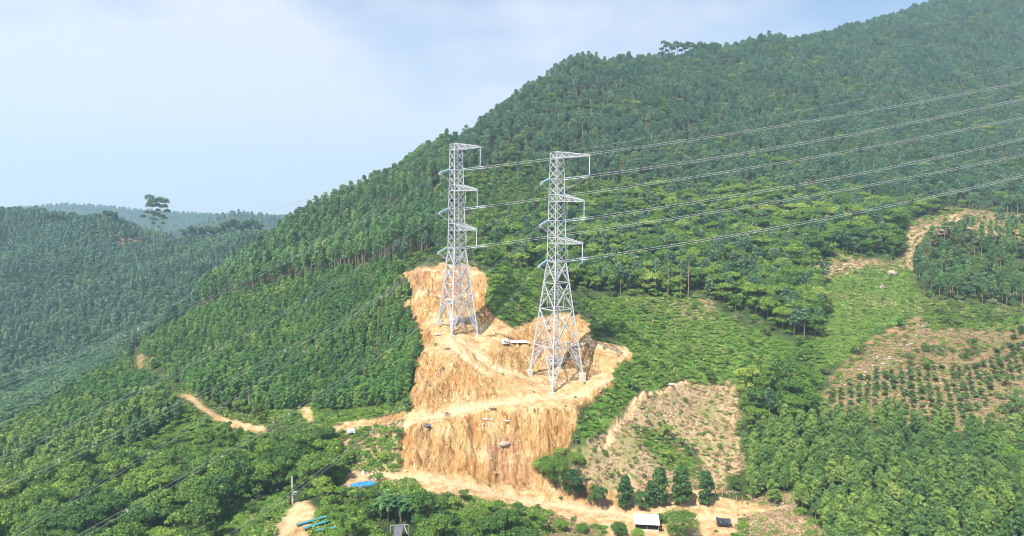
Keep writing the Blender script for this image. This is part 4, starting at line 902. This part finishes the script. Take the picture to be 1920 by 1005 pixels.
# bundles of spare tower steel inside both bases
for lb, u, v, sd_ in (('stack of spare lattice steel under the legs of the nearer pylon', 1045, 683, 1), ('tangle of spare lattice steel and cable coils under the legs of the uphill pylon', 862, 606, 2)):
    t = thing('steel_stack', lb, 'steel stack', on(u, v), .2); R2 = random.Random(sd_); m = MB()
    for i in range(60):
        x0 = R2.uniform(-5, 4); y0 = R2.uniform(-1.2, 1.2); h0 = R2.uniform(.1, 2.2); m.bar((x0, y0, h0), (x0 + R2.uniform(1.5, 4), y0 + R2.uniform(-.8, .8), max(.1, h0 + R2.uniform(-1, 1))), .13)
    m.build('steel_bars', M['steel'], t)
    for i in range(3):
        c = MB(); cx_ = -3 + i * 1.8; c.tube([(cx_ + .9 * math.cos(a), -1.8 + .15 * i, 1 + .9 * math.sin(a)) for a in np.linspace(0, 6.28, 17)], .13, 6, False); c.build('cable_coil', M['white'], t)
# blue tarpaulin and things on the lower road
o = crumple('tarpaulin', M['blue'], 6.8, 3.0, .5, 9, ends=.9); o.location = on(682, 909) + Vector((0, 0, .1)); o.rotation_euler.z = .25; tag(o, 'bright blue tarpaulin spread at the left end of the lower dirt road', 'tarpaulin')
o = crumple('tarpaulin', M['timber'], 2.0, 1.6, .9, 12); o.location = on(701, 905) + Vector((0, 0, .3)); tag(o, 'pale cloth heaped on the right end of the blue tarpaulin', 'cloth')
t = thing('sack_pile', 'pile of pale pink sacks at the roadside above the blue tarpaulin', 'sacks', on(703, 889)); R2 = random.Random(4)
for i in range(7):
    c = crumple('sack', M['white'] if i % 2 else M['timber'], .9, .6, .45, 20 + i, t, 6, 5); c.location = (R2.uniform(-.9, .9), R2.uniform(-.4, .4), .35 * (i // 4)); c.rotation_euler.z = R2.uniform(0, 3)
o = crumple('sack', M['white'], 1.0, .9, 1.0, 30, None, 6, 5); o.location = on(681, 890); tag(o, 'single white sack standing left of the sack pile by the lower road', 'sack')
o = crumple('tarpaulin', M['white'], 2.6, 1.6, .9, 33); o.location = on(659, 817) + Vector((0, 0, 1.2)); o.rotation_euler = (.6, 0, 0); tag(o, 'white sheet hanging in the bushes left of the dig', 'sheet')
# shed with pale sheet roof
q = on(1212, 992); t = thing('shed', 'low open shed with a pale corrugated sheet roof at the bottom edge', 'shed', q, -.12)
m = MB()
for x_, y_ in ((-2.9, -1.8), (2.9, -1.8), (-2.9, 1.8), (2.9, 1.8), (0, -1.8)): m.box((x_, y_, 1.1), (.16, .16, 2.6))
m.build('post', M['timber'], t)
m = MB(); n_ = 40
for i in range(n_):
    x0 = -3.3 + 6.6 * i / n_; x1 = -3.3 + 6.6 * (i + 1) / n_; z0 = .05 * (i % 2); z1 = .05 * ((i + 1) % 2)
    m.add([(x0, -2.3, 2.15 + z0), (x1, -2.3, 2.15 + z1), (x1, 2.3, 2.95 + z1), (x0, 2.3, 2.95 + z0), (x0, -2.3, 2.10 + z0), (x1, -2.3, 2.10 + z1), (x1, 2.3, 2.90 + z1), (x0, 2.3, 2.90 + z0)], [(0, 1, 2, 3), (7, 6, 5, 4), (0, 4, 5, 1), (2, 6, 7, 3)])
m.build('roof', M['roof'], t)
m = MB(); m.box((0, 1.75, 1.0), (5.8, .1, 2.4)); m.box((-2.85, 0, 1.0), (.1, 3.5, 2.0)); m.box((2.85, 0, 1.0), (.1, 3.5, 2.0)); m.build('wall', M['slate'], t)
m = MB(); m.box((0, -1.9, .35), (5.9, .12, .8)); m.build('parapet', M['concrete'], t)
# black plastic tent
t = thing('tent', 'small shelter of black plastic sheet over a frame on the road at the bottom right', 'tent', on(1356, 985), -.2); m = MB(); vs = []; n_ = 14
for j in range(9):
    for i in range(n_ + 1):
        a = i / n_; w = j / 8; x_ = (a - .5) * 3.6; y_ = (w - .5) * 2.6; z_ = 2.0 - 1.5 * abs(w - .5) - .12 * math.sin(a * 9 + j) * random.random() - .18 * math.sin(math.pi * a) * (1 - 2 * abs(w - .5)); vs.append((x_, y_, z_))
m.add(vs, [(j * (n_ + 1) + i, j * (n_ + 1) + i + 1, (j + 1) * (n_ + 1) + i + 1, (j + 1) * (n_ + 1) + i) for j in range(8) for i in range(n_)])
fr = [vs[i] for i in range(n_ + 1)]; m.add([(a, b_, c) for a, b_, c in fr] + [(a, b_ - .05, c - .55 - .2 * random.random()) for a, b_, c in fr], [(i, i + n_ + 1, i + n_ + 2, i + 1) for i in range(n_)])
m.build('cover', M['black'], t); m = MB()
for x_ in (-1.7, 1.7):
    for y_ in (-1.2, 1.2): m.bar((x_, y_, -.3), (x_, y_, 1.35), .09)
    m.bar((x_, 0, -.3), (x_, 0, 1.95), .09)
m.build('pole', M['timber'], t)
# teal net beds
for i, (u0, v0, u1, v1, lb) in enumerate(((556, 989, 617, 971, 'longest teal net bed, the one farthest back beside the sloping dirt road'), (569, 996, 626, 978, 'middle of the three teal net beds at the bottom left'), (583, 1001, 628, 993, 'short teal net bed nearest the bottom edge'))):
    a, b_ = on(u0, v0), on(u1, v1); d = b_ - a; t = thing('net_bed', lb, 'garden bed', tuple((a + b_) / 2), math.atan2(d.y, d.x)); L_ = d.xy.length; m = MB(); m.box((0, 0, .62), (L_, .95, .07), 0, (0, -math.atan2(d.z, L_))); m.build('net', M['teal'], t); m = MB()
    for k in range(7):
        f = (k / 6 - .5) * .96
        for s_ in (-.4, .4): m.bar((L_ * f, s_, f * d.z - .5), (L_ * f, s_, f * d.z + .58), .07)
    m.build('stake', M['timber'], t)
# dark corrugated roof of a hut
t = thing('hut', 'hut with a dark corrugated roof and bare pipe frame below the banana plants', 'hut', on(747, 1014), .08); t.scale = (.85, .85, .85); m = MB(); n_ = 22
for i in range(n_):
    y0 = -2 + 4 * i / n_; y1 = y0 + 4 / n_; z0 = 2.2 + .25 * (y0 + 2) + .07 * (i % 2); z1 = 2.2 + .25 * (y1 + 2) + .07 * ((i + 1) % 2)
    m.add([(-1.1, y0, z0), (1.1, y0, z0), (1.1, y1, z1), (-1.1, y1, z1), (-1.1, y0, z0 - .05), (1.1, y0, z0 - .05), (1.1, y1, z1 - .05), (-1.1, y1, z1 - .05)], [(0, 1, 2, 3), (7, 6, 5, 4), (0, 4, 5, 1), (1, 5, 6, 2), (2, 6, 7, 3), (3, 7, 4, 0)])
m.build('roof', M['slate'], t); m = MB(); m.box((0, 0, 1.0), (1.9, 3.5, 2.2)); m.build('wall', M['timber'], t); m = MB()
m.bar((-2.4, 2.2, 3.3), (2.6, 2.2, 3.3), .12); m.bar((1.3, 2.2, 3.3), (2.6, -1.8, 2.6), .12)
for x_ in (-2.3, 2.5): m.bar((x_, 2.2, 0), (x_, 2.2, 3.3), .1)
m.build('pipe_frame', M['steel'], t)
# concrete pole
q = on(549, 946, y1=260); t = thing('utility_pole', 'tapered grey concrete utility pole beside the sloping dirt road at the lower left', 'utility pole', q); m = MB(); m.tube([(0, 0, -.5), (0, 0, 3.5), (0, 0, 7.4)], [.26, .22, .16], 10); m.build('shaft', M['concrete'], t)
m = MB(); m.bar((-.2, -.1, 3.0), (1.3, -.1, 3.3), .14); m.bar((-.2, -.1, 2.5), (1.0, -.1, 2.7), .12); m.build('bracket', M['steel'], t)
for k in range(4): m = MB(); x_ = .3 + .3 * k; m.tube([(x_, -.1, 3.1 + .06 * k), (x_, -.1, 3.3 + .06 * k), (x_, -.1, 3.4 + .06 * k)], [.09, .12, .05], 7); m.build('insulator', M['whiteins'], t)
# bare trunks
def snag(lb, u, v, h, r, y1=420, name='dead_tree', bark='bark'):
    t = thing(name, lb, 'tree', on(u, v, y1=y1)); m = MB(); m.tube([(0, 0, -.5), (.15, 0, h * .4), (-.1, 0, h * .75), (.2, 0, h)], [r, r * .8, r * .6, r * .3], 7); m.build('trunk', M[bark], t); m = MB()
    for k in range(5): z_ = h * (.45 + .1 * k); m.tube([(0, 0, z_), (random.uniform(-1, 1), random.uniform(-1, 1), z_ + 1), (random.uniform(-1.6, 1.6), random.uniform(-1.6, 1.6), z_ + 1.5)], [.08, .05, .02], 4)
    m.build('limb', M[bark], t)
snag('bare white trunk standing at the lower edge of the young plantation', 468, 779, 8.5, .22); snag('dead leaning pale trunk at the edge of the ravine left of the green meadow', 1512, 545, 7, .25, 420)
for uu_, lb in ((1228, 'leftmost of the bare pale trunks at the foot of the tall trees'), (1252, 'second from the left of the bare pale trunks at the foot of the tall trees'), (1276, 'third from the left of the bare pale trunks at the foot of the tall trees'), (1290, 'rightmost of the bare pale trunks at the foot of the tall trees')):
    snag(lb, uu_, 558, 17, .22, 420, 'bare_trunk')
# the row of dark orchard trees along the lower road
for i, (u, v, k_, s_, lb) in enumerate(((1077, 937, 0, 1.05, 'large round dark tree, leftmost of the row above the lower road'), (1121, 952, 2, .95, 'low round dark tree second in the row above the lower road'), (1169, 952, 1, .95, 'tall narrow dark tree third in the row above the lower road'),
        (1203, 956, 2, .8, 'small twin-bushed dark tree fourth in the row above the lower road'), (1222, 952, 1, .8, 'duller dark tree behind the small fourth one of the row'), (1240, 948, 1, 1.15, 'tall olive-green tree in the middle of the row above the shed'), (1277, 947, 1, 1.2, 'tall narrow dark tree with pale trunk, second from the right in the row'), (1320, 946, 1, 1.0, 'tall dark tree, last on the right of the row'))):
    s_ *= 1.38; t = thing('dark_tree', lb, 'tree', on(u, v), i * 1.3); t.scale = (s_, s_, s_); tm, cm = K['dark'][k_]; link('trunk', tm, t); link('crown', cm, t)
BIG = {s_: kind_round(s_, M[mm_], H=h_, cw=w_, base=.12, leaf=.23, per=200, nb=26, squash=.95, tr=.28, rbs=(.26, .42)) for s_, mm_, h_, w_ in ((501, 'broad', 8.5, 5.2), (502, 'bush', 7, 4.6), (503, 'broad', 6, 4.0))}
for u, v, s_, k_, lb, y1 in ((1040, 908, .95, 501, 'big olive-green bush cluster at the lower right edge of the orange face', 260), (1012, 888, .55, 502, 'yellowish bush leaning over the right edge of the orange face', 260), (1080, 872, .5, 502, 'bright bush above the big bush cluster beside the clearing', 260),
        (1275, 1012, .85, 501, 'spreading green tree hiding the right half of the pale-roofed shed', 260), (1240, 980, .4, 503, 'small dark tree at the back corner of the shed', 260), (1160, 1005, .55, 503, 'bushy green tree left of the shed', 260), (1195, 1012, .4, 502, 'light green shrub at the bottom edge just left of the shed', 260),
        (548, 884, 1.0, 501, 'largest dense dark broadleaf tree left of the dig, above the utility pole', 230), (602, 838, .8, 501, 'round dark broadleaf tree behind the largest one', 260), (648, 872, .7, 503, 'round tree between the largest broadleaf tree and the dig', 260), (722, 866, .5, 503, 'bushy tree touching the left edge of the orange face', 260),
        (840, 990, .6, 502, 'bright green bushy tree at the bottom edge left of centre', 240), (885, 1003, .75, 501, 'dense green tree at the bottom edge below the middle of the dig', 240), (950, 1005, .7, 501, 'dense dark green tree at the bottom edge right of the others', 240), (812, 1010, .55, 502, 'yellow-green tree right of the banana plants', 240),
        (1090, 1000, .4, 503, 'upright slender green tree below the lower road', 240), (1052, 995, .4, 502, 'small light green tree below the lower road', 240), (95, 930, 1.2, 501, 'largest rounded dark tree of the far lower left wood', 240), (1875, 880, 1.0, 502, 'big bright yellow-green tree at the right edge of the plantation', 240), (1850, 850, .8, 502, 'second bright yellow-green tree at the right edge of the plantation', 240)):
    x_, y_, z_ = find(u, v, y1=y1); t = thing('bushy_tree', lb, 'tree', (x_, y_, z_ - .2), u * .1); t.scale = (s_, s_, s_); tm, cm = BIG[k_]; link('trunk', tm, t); link('crown', cm, t)
# banana plants
def banana_meshes(seed):
    R2 = random.Random(seed); m = MB(); m.tube([(0, 0, -.3), (.05, 0, 1.5), (0, .05, 3.0)], [.22, .18, .12], 8); l = MB()
    for i in range(10):
        a = i * 2.4 + R2.uniform(-.3, .3); ln = R2.uniform(2.2, 3.2); el = R2.uniform(.5, 1.25); w = .38; pr_ = None; n_ = 7; vs = []
        for j in range(n_ + 1):
            t_ = j / n_; r_ = ln * t_ * math.cos(el) * (1 + .3 * t_); z_ = 2.9 + ln * t_ * math.sin(el) - 1.9 * t_ * t_; ww = w * (math.sin(math.pi * min(1, .08 + t_ * .92)) ** .6)
            c = Vector((r_ * math.cos(a), r_ * math.sin(a), z_)); sd_ = Vector((-math.sin(a), math.cos(a), 0)) * ww; vs += [c - sd_ - Vector((0, 0, ww * .35)), c, c + sd_ - Vector((0, 0, ww * .35))]
        l.add(vs, [(j * 3 + k, j * 3 + k + 1, j * 3 + k + 4, j * 3 + k + 3) for j in range(n_) for k in range(2)])
    return m.mesh('stem', M['bark2']), l.mesh('leaf_crown', M['banana'])
BN = [banana_meshes(s_) for s_ in (1, 2, 3)]
for i, (u, v) in enumerate(((715, 968), (728, 975), (742, 968), (752, 978), (765, 970), (778, 976), (736, 960), (760, 960), (784, 962), (722, 956))):
    t = thing('banana_plant', 'broad-leaved banana plant in the clump beside the lower left end of the dirt road', 'banana plant', on(u, v) - Vector((0, 0, .1)), i * .9, 'banana plants in the clump'); tm, cm = BN[i % 3]; link('stem', tm, t); link('leaf_crown', cm, t); t.scale = (1.2,) * 3
# palm-like plants on the edge of the dig
for i, (u, v, lb) in enumerate(((765, 770, 'dark feathery palm-like plant at the left edge of the middle terrace road'), (1190, 735, 'dull feathery palm-like plant right of the lower pylon terrace'), (1178, 725, 'small palm-like plant touching the right edge of the terrace'))):
    t = thing('palm_plant', lb, 'palm', on(u, v) - Vector((0, 0, .5)), i); tm, cm = BN[i % 3]; link('stem', tm, t); link('leaf_crown', cm, t); t.scale = (.75,) * 3
# fence posts beside the wood
for i, (u, v) in enumerate(((1341, 930), (1354, 932), (1368, 934), (1381, 942), (1391, 944), (1383, 968))):
    m = MB(); m.bar((0, 0, -.3), (.05, 0, 1.9), .16); o = m.build('fence_post', M['timber']); o.location = on(u, v); tag(o, 'thin grey fence post at the foot of the wood right of the dark trees', 'fence post', 'fence posts by the wood')
# twin tall eucalypts on the left skyline, and the thin ridge trees
def sky_tree(lb, u, vb, vt, Y, clumps, name='tall_tree', cat='tree', r=.35, group=None):
    b_ = Vector(at(u, vb, Y)); b_.z = float(ground(b_.x, b_.y)); top = Vector(at(u, vt, Y)); h = top.z - b_.z; t = thing(name, lb, cat, b_, 0, group); m = MB(); m.tube([(0, 0, -6), (.2, 0, h * .5), (0, 0, h * .9)], [r, r * .8, r * .4], 6); bl = []
    for du, fv, rr in clumps:
        c = (du * Y / F, (hash((du, fv)) % 7 - 3) * .8, h * fv); bl.append((*c, rr * 1.1, rr * .95)); m.tube([(0, 0, h * max(.35, fv - .28)), (c[0] * .6, c[1] * .6, h * (fv - .1)), c], [r * .4, r * .3, r * .15], 5)
    m.build('trunk', M['bark'], t); link('crown', leaf_mesh('crown', M['dark'], leaves(bl, 240, .6, np.random.default_rng(int(u)))), t)
sky_tree('left one of the two tall lone trees rising above the left skyline', 288, 455, 368, 640, [(-5, .97, 4.0), (3, .9, 4.2), (7, .84, 3.4), (-4, .84, 3.6), (-1, .72, 2.6), (4, .68, 2.4), (-15, .66, 2.6), (-10, .73, 2.2), (-20, .66, 1.8), (8, .76, 2.2), (-2, .62, 2.2), (2, .55, 1.6)])
sky_tree('right one of the two tall lone trees rising above the left skyline', 303, 455, 370, 640, [(-3, .95, 3.8), (8, .92, 4.2), (2, .84, 2.4), (12, .76, 2.8), (-7, .70, 2.6), (2, .68, 2.4), (7, .64, 2.4), (-9, .62, 2.0), (14, .76, 2.4), (5, .56, 1.8), (-3, .5, 1.4), (9, .84, 2.8)])
for i, (u, vb, vt, Y) in enumerate([(108, 425, 398, 690), (120, 428, 404, 690), (92, 420, 400, 690), (203, 420, 396, 690), (212, 422, 398, 690)] + [(345 + 9 * k + k % 2 * 3, 446, 430 - k % 3 * 3, 690) for k in range(8)] + [(418 + 8 * k + k % 3 * 2, 444, 419 - k % 4 * 3, 690) for k in range(9)]):
    sky_tree('slender tree of the thin row standing against the hazy blue hills on the left ridge', u, vb, vt, Y, [(-3, .93, 2.2), (3, .84, 2.5), (-1, .72, 2.3), (3, .6, 2.0), (-3, .5, 1.8)], 'ridge_tree', 'tree', .3, 'thin trees on the left ridge')
for i, u in enumerate((1247, 1258, 1270, 1283, 1292, 1303, 1315, 1328, 1338)):
    Y = 690; sky_tree('thin-trunked tree of the see-through group on the crest of the big hill', u, 108, 79 + (i * 5) % 9, Y, [(-4, .95, 2.6), (4, .9, 2.8), (0, .78, 2.4), (-6, .7, 2.0)], 'ridge_tree', 'tree', .25, 'see-through trees on the hill crest')

# ------------------------------------------------------------------ the air
hz = MB(); hz.box((0, 1850, CZ + 80), (9000, 3900, 420)); haze = bpy.data.objects.new('haze', hz.mesh('haze')); C.objects.link(haze); haze['kind'] = 'stuff'
haze['label'] = 'thin blue morning haze over the hills'
zmin = float(Z[(GY < 3800) & (np.abs(GX) < 4500)].min()); zmax = CZ + 320
haze.scale = (1, 1, (zmax - zmin + 1) / 420); haze.location.z = (zmax + zmin - 1) / 2 - (CZ + 80) * haze.scale.z
hm = bpy.data.materials.new('haze'); hm.use_nodes = True; N = hm.node_tree.nodes; N.clear()
pv = N.new('ShaderNodeVolumePrincipled'); pv.inputs['Density'].default_value = .00024; pv.inputs['Color'].default_value = (.54, .78, 1, 1); pv.inputs['Anisotropy'].default_value = .2
hm.node_tree.links.new(pv.outputs[0], N.new('ShaderNodeOutputMaterial').inputs['Volume']); haze.data.materials.append(hm)
